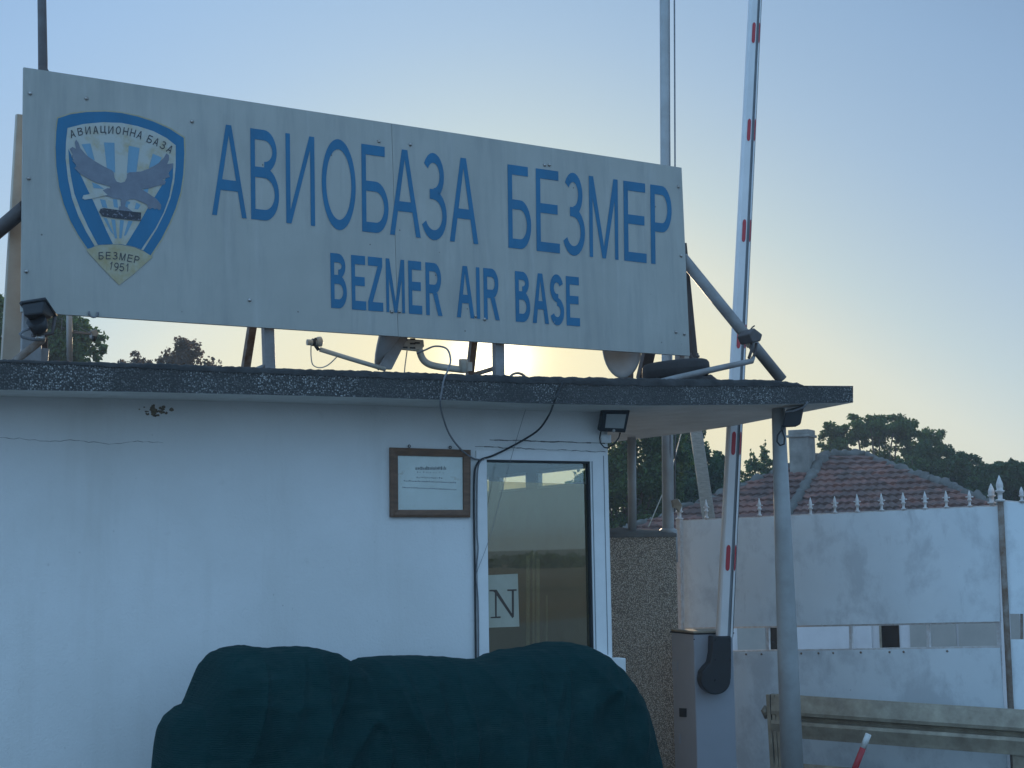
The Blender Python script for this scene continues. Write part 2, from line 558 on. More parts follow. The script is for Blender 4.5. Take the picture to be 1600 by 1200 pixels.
M['tile'] = m_tile()
M['mortar'] = paint("lichen grey ridge mortar", (0.17, 0.16, 0.145), (0.10, 0.095, 0.085), 3, 0.95, 0.7, 12)
M['chimney'] = paint("weathered render", (0.30, 0.28, 0.25), (0.17, 0.16, 0.145), 3, 0.95, 0.4, 20)
M['housewall'] = paint("house render", (0.55, 0.52, 0.46), None, 2, 0.9, 0.2)
M['whitewall'] = paint("white annex render", (0.72, 0.70, 0.70), (0.62, 0.60, 0.60), 3, 0.85, 0.1)
M['beigewall'] = paint("beige annex render", (0.44, 0.41, 0.37), (0.36, 0.34, 0.31), 3, 0.85, 0.1)
M['darkglass'] = paint("dark window glass", (0.012, 0.016, 0.018), rough=0.12, bump=0)
M['boxpaint'] = paint("barrier cabinet paint", (0.36, 0.38, 0.42), (0.33, 0.35, 0.39), 3, 0.4, 0.05, 80)
M['armwhite'] = paint("white barrier arm", (0.76, 0.76, 0.76), (0.68, 0.68, 0.68), 4, 0.4, 0.02)
M['armgrey'] = paint("grey arm groove", (0.24, 0.26, 0.28), rough=0.5, bump=0)
M['red'] = paint("red reflector", (0.50, 0.035, 0.05), (0.42, 0.03, 0.045), 20, 0.35, 0)
M['redpaint'] = paint("red pole paint", (0.42, 0.03, 0.035), (0.30, 0.025, 0.03), 20, 0.5, 0.1)
M['whitepaint'] = paint("white pole paint", (0.66, 0.65, 0.62), (0.5, 0.48, 0.44), 15, 0.5, 0.1)
M['tyre'] = paint("tyre rubber", (0.04, 0.034, 0.034), (0.025, 0.022, 0.022), 12, 0.8, 0.4, 30)
M['rag'] = paint("old dark cloth", (0.07, 0.055, 0.05), (0.03, 0.025, 0.025), 8, 0.95, 0.3)
M['tarp'] = m_tarp()
M['interior'] = paint("interior paint", (0.34, 0.34, 0.32), None, 2, 0.9, 0)
M['floor'] = paint("interior floor", (0.10, 0.09, 0.08), None, 2, 0.9, 0)
M['bark'] = m_wood("tree bark", (0.12, 0.085, 0.06))
M['pane'] = m_glass("window glass", 0.10, (0.92, 0.95, 0.92))
M['film'] = m_glass("window film", 0.20, (0.56, 0.50, 0.36), 0.002, 0.09, (0.95, 0.94, 0.76, 1))
M['picglass'] = m_glass("picture glass", 0.10, (0.97, 0.98, 0.97))
M['leafA'] = m_leaf("green leaves", (0.032, 0.075, 0.018), (0.10, 0.17, 0.04))
M['leafB'] = m_leaf("dark green leaves", (0.025, 0.068, 0.026), (0.065, 0.135, 0.045))
M['leafR'] = m_leaf("russet leaves", (0.075, 0.05, 0.035), (0.16, 0.10, 0.06))
M['leafY'] = m_leaf("yellow green leaves", (0.07, 0.085, 0.02), (0.20, 0.18, 0.05), 0.5)


# ------------------------------------------------------------------ ground and far land
def ground():
    m = NT("ground")
    sx = m.n("ShaderNodeSeparateXYZ"); m.l(m.co, sx.inputs[0])
    grass = m.ramp(m.noise(0.02, 8, 0.65), [(0.3, (0.19, 0.115, 0.065)), (0.5, (0.26, 0.155, 0.085)), (0.7, (0.14, 0.11, 0.055))])
    fine = m.ramp(m.noise(1.5, 6, 0.7), [(0.35, 0.6), (0.7, 1.15)])
    grass = m.mix(1.0, grass, fine, 'MULTIPLY')
    asph = m.ramp(m.noise(3, 8, 0.7), [(0.3, (0.16, 0.152, 0.14)), (0.7, (0.215, 0.205, 0.19))])
    mask = m.ramp(sx.outputs[1], [(0.0, 0.0), (1.0, 0.0)])
    mr = m.n("ShaderNodeMapRange"); mr.inputs[1].default_value = -9.0; mr.inputs[2].default_value = -8.0
    m.l(sx.outputs[1], mr.inputs[0])
    m.col(m.mix(mr.outputs[0], grass, asph)); m.rough(0.95)
    mb = MB()
    mb.poly([(-700, -700, 0), (700, -700, 0), (700, 700, 0), (-700, 700, 0)])
    o = mb.build("ground", m.mat)
    o.location = (0, 0, 0)
    return struct(o)


ground()


def hills():
    m = paint("distant hills", (0.10, 0.105, 0.10), (0.06, 0.075, 0.08), 0.002, 0.95, 0)
    mb = MB(); rows = []
    for j in range(5):
        t = j / 4
        row = []
        for i in range(121):
            a = math.radians(100 + 220 * i / 120)
            r = 400 + 120 * t
            h = 2.2 + 4.6 * max(0, noise.noise(Vector((i * 0.07, 3.1, 0))) + 0.35) + 0.4 * noise.noise(Vector((i * 0.5, 9.3, 0)))
            row.append((r * math.sin(a) * 1.0, r * math.cos(a), (h * math.sin(math.pi * min(1, t * 1.2 + 0.02)) if t < 0.75 else h * 0.8) - 1))
        rows.append(row)
    mb.grid(rows)
    o = fixn(mb.build("hills", m)); struct(o)


hills()


def leafmesh(name, clumps, n, size, mat, seed, parent, shell=0.55, aspect=0.6):
    """many small leaf faces spread through ellipsoid clumps; clumps: (center, (rx,ry,rz), weight)"""
    rg = np.random.default_rng(seed)
    if name == "crown":
        n = int(n * 1.9); size *= 0.56
    cen, rad, wt = [], [], []
    for c in clumps:
        k = 1 if name != "crown" else int(16 + 14 * min(2, c[2]))
        for _ in range(k):
            if k == 1:
                cen.append(tuple(c[0])); rad.append(c[1]); wt.append(c[2]); continue
            d = rg.normal(size=3); d /= np.linalg.norm(d); r = 0.30 + 0.80 * rg.random() ** 0.6
            f = rg.uniform(0.13, 0.40) * (1.25 - 0.45 * r)
            cen.append(tuple(np.array(tuple(c[0])) + d * r * np.array(c[1]))); rad.append(tuple(np.array(c[1]) * f * rg.uniform(.8, 1.25, 3))); wt.append(c[2] * f ** 1.7 * rg.uniform(.5, 1.3))
    wts = np.array(wt); wts /= wts.sum()
    idx = rg.choice(len(wts), n, p=wts)
    d = rg.normal(size=(n, 3)); d /= np.linalg.norm(d, axis=1)[:, None]
    p = np.array(cen)[idx] + d * (rg.random(n) ** 0.55 * (1 + 0.25 * rg.random(n) ** 4))[:, None] * np.array(rad)[idx]
    t1 = rg.normal(size=(n, 3)); t1 /= np.linalg.norm(t1, axis=1)[:, None]
    t2 = np.cross(t1, rg.normal(size=(n, 3))); t2 /= np.linalg.norm(t2, axis=1)[:, None]
    sz = size * (0.6 + 0.8 * rg.random(n))[:, None]
    bend = np.cross(t1, t2) * sz * 0.18
    v = np.stack([p - t1 * sz, p - t2 * sz * aspect + bend, p + t1 * sz, p + t2 * sz * aspect + bend], 1)
    org = np.array(tuple(parent.location))
    v = (v - org).reshape(-1, 3).astype(np.float32)
    me = bpy.data.meshes.new(name)
    me.vertices.add(4 * n); me.vertices.foreach_set('co', v.ravel())
    me.loops.add(4 * n); me.loops.foreach_set('vertex_index', np.arange(4 * n, dtype=np.int32))
    me.polygons.add(n); me.polygons.foreach_set('loop_start', np.arange(0, 4 * n, 4, dtype=np.int32))
    me.polygons.foreach_set('loop_total', np.full(n, 4, np.int32))
    me.update(calc_edges=True); me.materials.append(mat)
    o = bpy.data.objects.new(name, me); C.objects.link(o); o.parent = parent
    return o


def tree(name, base, clumps, n, size, mat, label, seed, trunk_r=0.2, group=None, shell=0.5, cat='tree'):
    """base (x,y); clumps in world coords"""
    rg = random.Random(seed)
    t = thing(name, (base[0], base[1], 0), label, cat, group)
    top = max(c[0][2] for c in clumps)
    mid = Vector((base[0], base[1], top * 0.45))
    mb = MB()
    mb.tube([Vector((base[0], base[1], -0.1)), Vector((base[0] + 0.1 * trunk_r, base[1], top * 0.2)), mid, mid + Vector((0, 0, top * 0.2))],
            [trunk_r * 1.25, trunk_r, trunk_r * 0.8, trunk_r * 0.4], 10)
    for c in clumps:
        cc = Vector(c[0])
        for k in range(3):
            st = Vector((base[0], base[1], top * rg.uniform(0.2, 0.5)))
            en = cc + Vector((rg.uniform(-1, 1) * c[1][0], rg.uniform(-1, 1) * c[1][1], rg.uniform(-0.6, 0.8) * c[1][2])) * 0.75
            md = st.lerp(en, 0.5) + Vector((rg.uniform(-.2, .2), rg.uniform(-.2, .2), -0.15)) * c[1][0]
            mb.tube([st, md, en], [trunk_r * 0.4, trunk_r * 0.22, trunk_r * 0.06], 6)
    part(mb, "trunk", M['bark'], t)
    leafmesh("crown", clumps, n, size, mat, seed, t, shell)
    return t


def pc(px, py, d, rx, ry=None, rz=None, wt=1.0):
    """clump given by its place in the view ray at depth d, with radii in metres"""
    p = atd(px, py, d)
    return (p, (rx, ry or rx, rz or rx), wt)


def trees():
    g = "trees behind the gatehouse"
    d = 42; k = d / FPX
    tree("broadleaf_tree", tuple(atd(85, 700, d))[:2],
         [pc(60, 545, d, 75 * k, 75 * k, 55 * k, 2), pc(118, 540, d, 40 * k, 50 * k, 42 * k, 1.2), pc(0, 530, d, 55 * k, 60 * k, 60 * k, 1.6), pc(85, 600, d, 95 * k, 80 * k, 50 * k, 1.5), pc(90, 505, d, 40 * k, 40 * k, 26 * k, .7)],
         9000, 0.13, M['leafA'], "bushy green tree rising behind the left end of the roof", 11, 0.18, g)
    d = 50; k = d / FPX
    tree("russet_tree", tuple(atd(275, 700, d))[:2],
         [pc(285, 562, d, 36 * k, 36 * k, 30 * k, 2), pc(215, 578, d, 30 * k, 30 * k, 22 * k, 1), pc(330, 575, d, 22 * k, 22 * k, 18 * k, .5), pc(265, 620, d, 85 * k, 60 * k, 40 * k, 2)],
         4200, 0.10, M['leafR'], "sparse reddish brown treetop showing over the roof below the crest", 12, 0.15, g)
    d = 40; k = d / FPX
    tree("broadleaf_tree", tuple(atd(985, 860, d))[:2],
         [pc(1000, 735, d, 70 * k, 60 * k, 75 * k, 2.4), pc(960, 790, d, 80 * k, 70 * k, 60 * k, 2.2), pc(925, 760, d, 30 * k, 50 * k, 40 * k, 0.6), pc(1035, 690, d, 40 * k, 40 * k, 45 * k, 1.0), pc(975, 660, d, 35 * k, 35 * k, 45 * k, .7)],
         20000, 0.10, M['leafA'], "tall green tree right of the door behind the pebbled wall, sun glinting through", 13, 0.22, g)
    d = 46; k = d / FPX
    tree("broadleaf_tree", tuple(atd(1085, 860, d))[:2],
         [pc(1085, 760, d, 52 * k, 60 * k, 62 * k, 2), pc(1120, 790, d, 50 * k, 50 * k, 50 * k, 1.3), pc(1075, 705, d, 30 * k, 40 * k, 35 * k, .9), pc(1122, 722, d, 16 * k, 16 * k, 16 * k, .3), pc(1040, 790, d, 60 * k, 60 * k, 60 * k, 1.5)],
         18000, 0.11, M['leafB'], "dark dense tree behind the leaning wooden pole", 14, 0.2, g)
    d = 52; k = d / FPX
    tree("sapling_tree", tuple(atd(1185, 870, d))[:2],
         [pc(1190, 735, d, 26 * k, 26 * k, 22 * k, 1), pc(1160, 765, d, 36 * k, 30 * k, 24 * k, 1.2), pc(1193, 708, d, 7 * k, 7 * k, 16 * k, .16), pc(1174, 715, d, 5 * k, 5 * k, 16 * k, .1), pc(1215, 750, d, 30 * k, 30 * k, 30 * k, 1), pc(1170, 800, d, 50 * k, 40 * k, 30 * k, 1.2)],
         4200, 0.10, M['leafA'], "low young tree with thin upright shoots between the barrier arm and the chimney", 15, 0.08, g)
    d = 58; k = d / FPX
    tree("oak_tree", tuple(atd(1375, 860, d))[:2],
         [pc(1310, 690, d, 32 * k, 40 * k, 28 * k, 1.2), pc(1345, 674, d, 36 * k, 40 * k, 22 * k, 1.4), pc(1390, 672, d, 45 * k, 40 * k, 20 * k, 1.7), pc(1440, 690, d, 34 * k, 40 * k, 24 * k, 1.2), pc(1300, 720, d, 25 * k, 30 * k, 22 * k, .6),
          pc(1410, 715, d, 40 * k, 40 * k, 24 * k, .7), pc(1360, 730, d, 50 * k, 40 * k, 26 * k, .8), pc(1470, 725, d, 26 * k, 30 * k, 30 * k, .9)],
         10500, 0.13, M['leafA'], "round topped oak with sky gaps in its crown behind the tiled roof", 16, 0.3, g)
    d = 52; k = d / FPX
    tree("hedge_tree", tuple(atd(1460, 870, d))[:2],
         [pc(1445, 742, d, 45 * k, 50 * k, 48 * k, 2.4), pc(1478, 735, d, 30 * k, 50 * k, 34 * k, 1.6), pc(1490, 770, d, 45 * k, 50 * k, 50 * k, 2), pc(1400, 790, d, 60 * k, 50 * k, 45 * k, 1.6), pc(1480, 810, d, 70 * k, 60 * k, 50 * k, 1.6)],
         20000, 0.12, M['leafB'], "dark dense tree behind the right slope of the tiled roof", 17, 0.2, g)
    d = 54; k = d / FPX
    tree("hedge_tree", tuple(atd(1530, 870, d))[:2],
         [pc(1515, 750, d, 34 * k, 40 * k, 36 * k, 1.8), pc(1500, 775, d, 50 * k, 40 * k, 40 * k, 1.6), pc(1545, 770, d, 40 * k, 40 * k, 40 * k, 1.6), pc(1530, 815, d, 55 * k, 50 * k, 50 * k, 1.6)],
         16000, 0.12, M['leafB'], "second dark tree from the oak with a notch of sky to its right", 18, 0.2, g)
    d = 50; k = d / FPX
    tree("hedge_tree", tuple(atd(1600, 870, d))[:2],
         [pc(1590, 752, d, 42 * k, 40 * k, 36 * k, 2.0), pc(1560, 775, d, 40 * k, 40 * k, 36 * k, 1.6), pc(1640, 750, d, 50 * k, 50 * k, 45 * k, 1.6), pc(1600, 800, d, 60 * k, 50 * k, 50 * k, 1.8)],
         17000, 0.12, M['leafB'], "dark hedge-like tree at the right edge behind the taller spear posts", 19, 0.2, g)


trees()


def far_hedge():
    rg = np.random.default_rng(5)
    o = bpy.data.objects.new("tmp", None)
    o.location = (0, 0, 0)
    cl = []
    for i in range(90):
        x = rg.uniform(-130, 240); y = -rg.uniform(95, 150)
        cl.append(((x, y, rg.uniform(0.2, 0.6)), (rg.uniform(2, 6), rg.uniform(2, 4), rg.uniform(0.8, 1.5)), 1))
    for i in range(60):
        x = rg.uniform(-260, 260); y = -rg.uniform(280, 340)
        cl.append(((x, y, .4), (rg.uniform(5, 12), 4, rg.uniform(.5, 1.3)), 1.0))
    h = leafmesh("hedgerow", cl, 16000, 0.9, M['leafB'], 3, o)
    h.parent = None
    bpy.data.objects.remove(o)
    struct(h, 'stuff')


far_hedge()

# ------------------------------------------------------------------ gatehouse
CORN_U = wuv(950, 720)[0]
WT = 0.18
UL = wuv(-160, 640)[0]
wl = [wuv(743, 704), wuv(947, 704), wuv(955, 1042)]
OU0, OU1 = wl[0][0], CORN_U - 0.012
OZ0, OZ1 = 1.28, wl[0][1]
DEP = 3.4
kiosk = thing("gatehouse", W((UL + CORN_U) / 2, DEP / 2, 0), "white rendered gatehouse with a wide flat pebbled concrete roof and a tall window", "gatehouse")

fb = [(-160, 607), (0, 609), (200, 612), (350, 615.5), (480, 618.5), (600, 621.5), (720, 626), (850, 631), (1000, 633.5), (1150, 632.5), (1255, 630.8), (1333, 629)]
ftp = [(-160, 561), (0, 564.5), (200, 573), (350, 580.5), (480, 585), (600, 589.5), (720, 594), (850, 598), (1000, 602), (1150, 602.5), (1255, 602.5), (1333, 603)]


def kiosk_build():
    # walls
    mb = MB()
    zt = 3.19
    # front wall: finely gridded left sheet + strips round the window, thickness WT
    mb.wbox(UL, OU0, 0, WT, 0, zt)
    mb.wbox(OU0, OU1, 0, WT, OZ1, zt)
    mb.wbox(OU0, OU1, 0, WT, 0, OZ0)
    mb.wbox(OU1, CORN_U, 0, WT, 0, zt)
    part(mb, "front_wall", M['plaster'], kiosk)
    # cracks and stain as thin real repairs on the plaster
    def crack(pts, wd, j=0.004, seed=1):
        rg = random.Random(seed); out = []; mb = MB()
        for i in range(len(pts) - 1):
            a = pts[i]; b = pts[i + 1]; n = max(2, int(abs(b[0] - a[0]) / 7))
            for k in range(n):
                t = k / n; u, z = wuv(a[0] + (b[0] - a[0]) * t, a[1] + (b[1] - a[1]) * t)
                out.append((u, z + rg.uniform(-j, j)))
        out.append(wuv(*pts[-1]))
        for (u0, z0), (u1, z1) in zip(out[:-1], out[1:]):
            h = wd * rg.uniform(0.4, 1.2)
            mb.poly([W(u0, -0.0015, z0 - h), W(u1, -0.0015, z1 - h), W(u1, -0.0015, z1 + h), W(u0, -0.0015, z0 + h)])
        part(mb, "crack", M['crack'], kiosk)
    crack([(-20, 683), (30, 685), (70, 690), (110, 688), (160, 692), (180, 694), (215, 690), (255, 692)], 0.0014, 0.005, 3)
    crack([(765, 687), (830, 689), (945, 693)], 0.0045, 0.003, 4)
    crack([(742, 698), (800, 700), (870, 703), (946, 706)], 0.003, 0.004, 5)
    crack([(742, 698), (743, 712)], 0.003, 0.003, 6)
    mb = MB(); rg = random.Random(9)
    for i in range(34):
        px = rg.gauss(241, 11); py = min(655, max(633, rg.gauss(642, 5)))
        u, z = wuv(px, py); r = rg.uniform(0.006, 0.022)
        mb.poly([W(u + r * math.cos(a) * rg.uniform(.5, 1.2), -0.0018 - i * 1e-5, z + r * .7 * math.sin(a) * rg.uniform(.5, 1.2)) for a in [k * math.pi / 4 for k in range(8)]])
    part(mb, "damp_stain", M['stain'], kiosk)
    # side and rear walls; right wall carries high strip windows
    cu = CORN_U
    holes = []
    PR = W(cu - 0.05, 0, 0)
    for (xa, xb, ya, yb) in ((838, 918, 731.5, 759.5), (778, 822, 741, 765), (753, 764, 747, 770)):
        pa = hit(xb, ya, PR, E); pb = hit(xa, ya, PR, E)
        holes.append(((pa - W0).dot(NB), (pb - W0).dot(NB)))
    za = hit(878, 731.5, PR, E).z; zb = hit(878, 760, PR, E).z
    holes = [(max(a, WT + 0.02), b) for a, b in holes]
    dep = max(DEP, holes[-1][1] + 0.8)
    mb = MB()
    mb.wbox(cu - 0.05, cu, WT, dep, 0, zb)
    mb.wbox(cu - 0.05, cu, WT, dep, za, 3.19)
    edges = [WT] + [x for h in holes for x in h] + [dep]
    for a, b in zip(edges[0::2], edges[1::2]):
        mb.wbox(cu - 0.05, cu, a, b, zb, za)
    part(mb, "side_wall", [M['interior']], kiosk)
    mb = MB()
    mb.wbox(UL, cu, dep, dep + 0.15, 0, 3.19)
    mb.wbox(UL, UL + 0.15, WT, dep, 0, 3.19)
    part(mb, "rear_wall", M['interior'], kiosk)
    mb = MB(); mb.wbox(UL + .15, cu - .05, WT, dep, 0.0, 0.06)
    part(mb, "floor", M['floor'], kiosk)
    for a, b in holes:
        mb = MB(); t = 0.02
        mb.wbox(cu - 0.045, cu - 0.005, a, b, zb, zb + t); mb.wbox(cu - 0.045, cu - 0.005, a, b, za - t, za)
        mb.wbox(cu - 0.045, cu - 0.005, a, a + t, zb + t, za - t); mb.wbox(cu - 0.045, cu - 0.005, b - t, b, zb + t, za - t)
        f = part(mb, "strip_window", M['pvc'], kiosk)
        mb = MB(); mb.wbox(cu - 0.028, cu - 0.022, a + t, b - t, zb + t, za - t)
        part(mb, "pane", M['pane'], f)
    # roof slab
    def fp(px, py): return wp(px, py, FOFF)
    bot = []; top = []
    for i in range(len(fb) - 1):
        for k in range(4):
            t = k / 4
            bot.append(fp(fb[i][0] + (fb[i + 1][0] - fb[i][0]) * t, fb[i][1] + (fb[i + 1][1] - fb[i][1]) * t))
            top.append(fp(ftp[i][0] + (ftp[i + 1][0] - ftp[i][0]) * t, ftp[i][1] + (ftp[i + 1][1] - ftp[i][1]) * t))
    bot.append(fp(*fb[-1])); top.append(fp(*ftp[-1]))
    n = len(bot)
    br = hit(950, 691.5, Vector((0, 0, 3.17)), Z)
    br = bot[-1] + (br - bot[-1]) * 1.3; br.z = 3.17
    dvec = NB * (dep + FOFF + 0.25)
    bl = bot[0] + dvec; bl.z = 3.17
    rows = []
    for j in range(7):
        t = j / 6
        rows.append([bot[i].lerp(bl.lerp(br, i / (n - 1)), t) for i in range(n)])
        if j:
            for i in range(n): rows[-1][i].z = bot[i].z * (1 - min(1, t * 2.5)) + 3.17 * min(1, t * 2.5)
    mb = MB()
    mb.grid(rows, 1, False)                                   # soffit
    mb.grid([top, bot], 0, False)                             # fascia
    trow = [[top[i].lerp(bl.lerp(br, i / (n - 1)) + Z * 0.16, j / 3) for i in range(n)] for j in range(4)]
    mb.grid(trow, 2, False)
    mb.poly([bot[-1], top[-1], br + Z * 0.16, br]); mb.poly([bot[0], top[0], bl + Z * .16, bl]); mb.poly([bl, br, br + Z * .16, bl + Z * .16])
    o = mb.build("roof_slab", [M['fascia'], M['soffit'], M['felt']], kiosk)
    # drip lip along the soffit edge
    # roofing felt lying lumpy over the fascia edge
    crest = [(-160, 557), (0, 561), (120, 564), (250, 567), (350, 571.5), (480, 576), (600, 579.5), (700, 583), (780, 585.5), (850, 588), (930, 589), (1000, 590), (1100, 591.5), (1210, 593), (1245, 597.5), (1262, 603)]
    ups = []
    for i in range(len(crest) - 1):
        seg = int(abs(crest[i + 1][0] - crest[i][0]) / 3) + 1
        for k in range(seg):
            t = k / seg; ups.append((crest[i][0] + (crest[i + 1][0] - crest[i][0]) * t, crest[i][1] + (crest[i + 1][1] - crest[i][1]) * t))
    ups.append(crest[-1])
    bx = [p[0] for p in ftp]; by = [p[1] for p in ftp]
    rows = [[], [], [], [], []]
    for px, py in ups:
        q = py + 1.6 * noise.noise(Vector((px * 0.13, 1.7, 0))) + 1.0 * noise.noise(Vector((px * 0.5, 4.2, 0))) + 0.8
        lo = float(np.interp(px, bx, by)) + 1.0 + 2.2 * noise.noise(Vector((px * 0.05, 8.0, 0)))
        a = wp(px, lo, FOFF + 0.006); b = wp(px, (lo + q) / 2 + 0.8 * noise.noise(Vector((px * .3, 2, 5))), FOFF - 0.0)
        c = wp(px, q + 1.2, FOFF - 0.03); d = wp(px, q, FOFF - 0.09); e = d + NB * 0.5 - Z * 0.03
        for r, p in zip(rows, (a, b, c, d, e)): r.append(p)
    mb = MB(); mb.grid(rows, 0, True)
    mb.build("roofing_felt", M['felt'], kiosk)
    # main window
    fo = 0.0
    gx0, gx1 = wuv(757.5, 800, -0.03)[0], wuv(919.5, 800, -0.03)[0]
    gz1 = wuv(840, 720, -0.03)[1]
    gz0 = 1.33
    mb = MB()
    mb.wbox(OU0, OU1, -0.012, 0.07, gz1, OZ1)
    mb.wbox(OU0, OU1, -0.012, 0.07, OZ0, gz0)
    mb.wbox(OU0, gx0, -0.012, 0.07, gz0, gz1)
    mb.wbox(gx1, OU1, -0.012, 0.07, gz0, gz1)
    fr = part(mb, "window_frame", M['pvc'], kiosk)
    # raised casement ridge and thin joint lines
    mb = MB()
    mb.wbox(gx1 + 0.115, gx1 + 0.121, -0.0145, -0.0115, gz0, OZ1 - 0.02)
    mb.wbox(gx1 + 0.012, gx1 + 0.018, -0.016, -0.0115, gz0, gz1)
    part(mb, "frame_joint", M['armgrey'], fr)
    mb = MB()
    mb.wbox(gx0, gx1, -0.004, 0.03, gz1 - 0.016, gz1 - 0.001)
    mb.wbox(gx1 - 0.016, gx1 - 0.001, -0.004, 0.03, gz0, gz1 - 0.016)
    part(mb, "gasket", M['rubber'], fr)
    zsplit = wuv(840, 755, -0.03)[1]
    mb = MB(); mb.wbox(gx0, gx1 - 0.016, 0.030, 0.036, gz0, gz1 - 0.016)
    part(mb, "pane", M['pane'], fr)
    mb = MB(); mb.poly([W(gx0, 0.0285, gz0), W(gx1 - 0.016, 0.0285, gz0), W(gx1 - 0.016, 0.0285, zsplit - 0.004), W(gx0, 0.0285, zsplit + 0.012)])
    part(mb, "window_film", M['film'], fr)
    # sill
    mb = MB(); su1 = wuv(974, 1050, 0.06)[0]
    mb.wbox(OU0 - 0.02, su1, -0.10, 0.02, 1.15, 1.305)
    part(mb, "window_sill", M['plaster'], kiosk, 0.006)
    # round corner post of the canopy
    pt = atd(1216, 640, 11.75); pb = atd(1246.5, 1420, 11.75)
    d = (pb - pt); z0 = pt + d * (pt.z / -d.z) if d.z else pb
    mb = MB(); mb.tube([pt + Z * 0.05, pt.lerp(z0, 0.3), pt.lerp(z0, 0.6), z0], [0.052, 0.068, 0.082, 0.092], 28)
    part(mb, "canopy_post", M['steelpost'], kiosk)
    return dep


KDEP = kiosk_build()


# ------------------------------------------------------------------ lettering
def glyph(ch, t, h):
    """letter as polygons in a unit box; t = upright stroke width, h = level stroke width"""
    P = []
    R = lambda x0, y0, x1, y1: P.append([(x0, y0), (x1, y0), (x1, y1), (x0, y1)])

    def arc(cx, cy, rx, ry, a0, a1, n=16, tt=None, hh=None):
        tt = t if tt is None else tt; hh = h if hh is None else hh
        for k in range(n):
            q = [math.radians(a0 + (a1 - a0) * (k + j) / n) for j in (0, 1)]
            P.append([(cx + rx * math.cos(q[0]), cy + ry * math.sin(q[0])), (cx + rx * math.cos(q[1]), cy + ry * math.sin(q[1])),
                      (cx + (rx - tt) * math.cos(q[1]), cy + (ry - hh) * math.sin(q[1])), (cx + (rx - tt) * math.cos(q[0]), cy + (ry - hh) * math.sin(q[0]))])
    if ch in 'АA':
        P.append([(0, 0), (t * 1.08, 0), (.5 + t * .05, .90), (.5 + t * .62, 1), (.5 - t * .62, 1)])
        P.append([(1, 0), (1 - t * 1.08, 0), (.5 - t * .05, .90), (.5 - t * .62, 1), (.5 + t * .62, 1)][::-1])
        y0 = .28; xl = lambda y: t * .9 + (.5 - t * .9) * y / .92
        P.append([(xl(y0), y0), (1 - xl(y0), y0), (1 - xl(y0 + h), y0 + h), (xl(y0 + h), y0 + h)])
    elif ch in 'ВB':
        R(0, 0, t, 1); x = .48
        R(t, 1 - h, x, 1); R(t, .525 - h / 2, x, .525 + h / 2); R(t, 0, x, h)
        arc(x, .75 + h / 8, .93 - x, .25 - h / 8 , -90, 90); arc(x, .2625 + h / 4, 1 - x, .2625 + h / 4, -90, 90)
    elif ch == 'И':
        R(0, 0, t, 1); R(1 - t, 0, 1, 1); P.append([(t * .2, 0), (t * 1.15, 0), (1 - t * .2, 1), (1 - t * 1.15, 1)])
    elif ch in 'ОO':
        arc(.5, .5, .5, .515, 0, 360, 40)
    elif ch == 'Б':
        R(0, 0, t, 1); R(t, 1 - h, .88, 1); x = .52
        R(t, .585 - h, x, .585); R(t, 0, x, h); arc(x, .2925, 1 - x, .2925, -90, 90)
    elif ch == 'З':
        arc(.46, .745, .44, .265, -90, 150); arc(.46, .285, .54, .295, -155, 90); R(.30, .54 - h * .62, .50, .54 + h * .38)
    elif ch in 'ЕE':
        R(0, 0, t, 1); R(t, 0, 1, h); R(t, 1 - h, .97, 1); R(t, .525 - h / 2, .92, .525 + h / 2)
    elif ch in 'МM':
        u = t * .78
        R(0, 0, u, 1); R(1 - u, 0, 1, 1)
        P.append([(0, 1), (u * 1.25, 1), (.5 + u * .5, 0), (.5 - u * .5, 0)]); P.append([(1, 1), (1 - u * 1.25, 1), (.5 - u * .5, 0), (.5 + u * .5, 0)][::-1])
    elif ch in 'РP':
        R(0, 0, t, 1); x = .54; R(t, 1 - h, x, 1); R(t, .41, x, .41 + h); arc(x, .705, 1 - x, .295, -90, 90)
    elif ch == 'R':
        R(0, 0, t, 1); x = .52; R(t, 1 - h, x, 1); R(t, .42, x, .42 + h); arc(x, .71, .95 - x, .29, -90, 90)
        P.append([(.42, .43), (.70, .43), (1, 0), (1 - t * 1.15, 0)])
    elif ch == 'Z':
        R(.03, 1 - h, .98, 1); R(0, 0, 1, h); P.append([(0, h), (t * 1.25, h), (.98, 1 - h), (.98 - t * 1.25, 1 - h)])
    elif ch in 'I':
        R(0, 0, 1, 1)
    elif ch == 'S':
        arc(.5, .735, .47, .28, 20, 270); arc(.5, .265, .5, .28, -160, 90); R(.40, .455, .6, .455 + h)
    elif ch == 'Ц':
        R(0, .12, t, 1); R(.84 - t, .12, .84, 1); R(0, .12 - h * .2, 1, .12 + h * .8); R(1 - t * .8, -.12, 1, .12)
    elif ch == 'Н':
        R(0, 0, t, 1); R(1 - t, 0, 1, 1); R(t, .5 - h / 2, 1 - t, .5 + h / 2)
    elif ch == '1':
        R(.5, 0, .5 + t * 1.5, 1); P.append([(.5, 1), (.05, .76), (.05, .64), (.5, .82)])
    elif ch == '9':
        arc(.5, .68, .5, .32, 0, 360, 24); arc(.40, .5, .6, .5, -100, 25)
    elif ch == '5':
        R(.14, 1 - h, .92, 1); P.append([(.14, 1), (.14 + t * .9, 1), (.05 + t, .45), (.03, .45)]); arc(.46, .32, .54, .33, -155, 128)
    return P


def letter(mb, ch, TL, TR, BR, BL, t, h, nrm):
    """one letter stretched over a quad of world points; strokes laid a hair above each other"""
    for k, poly in enumerate(glyph(ch, t, h)):
        mb.poly([BL.lerp(BR, x).lerp(TL.lerp(TR, x), y) + nrm * (0.00012 * (k % 7)) for x, y in poly])


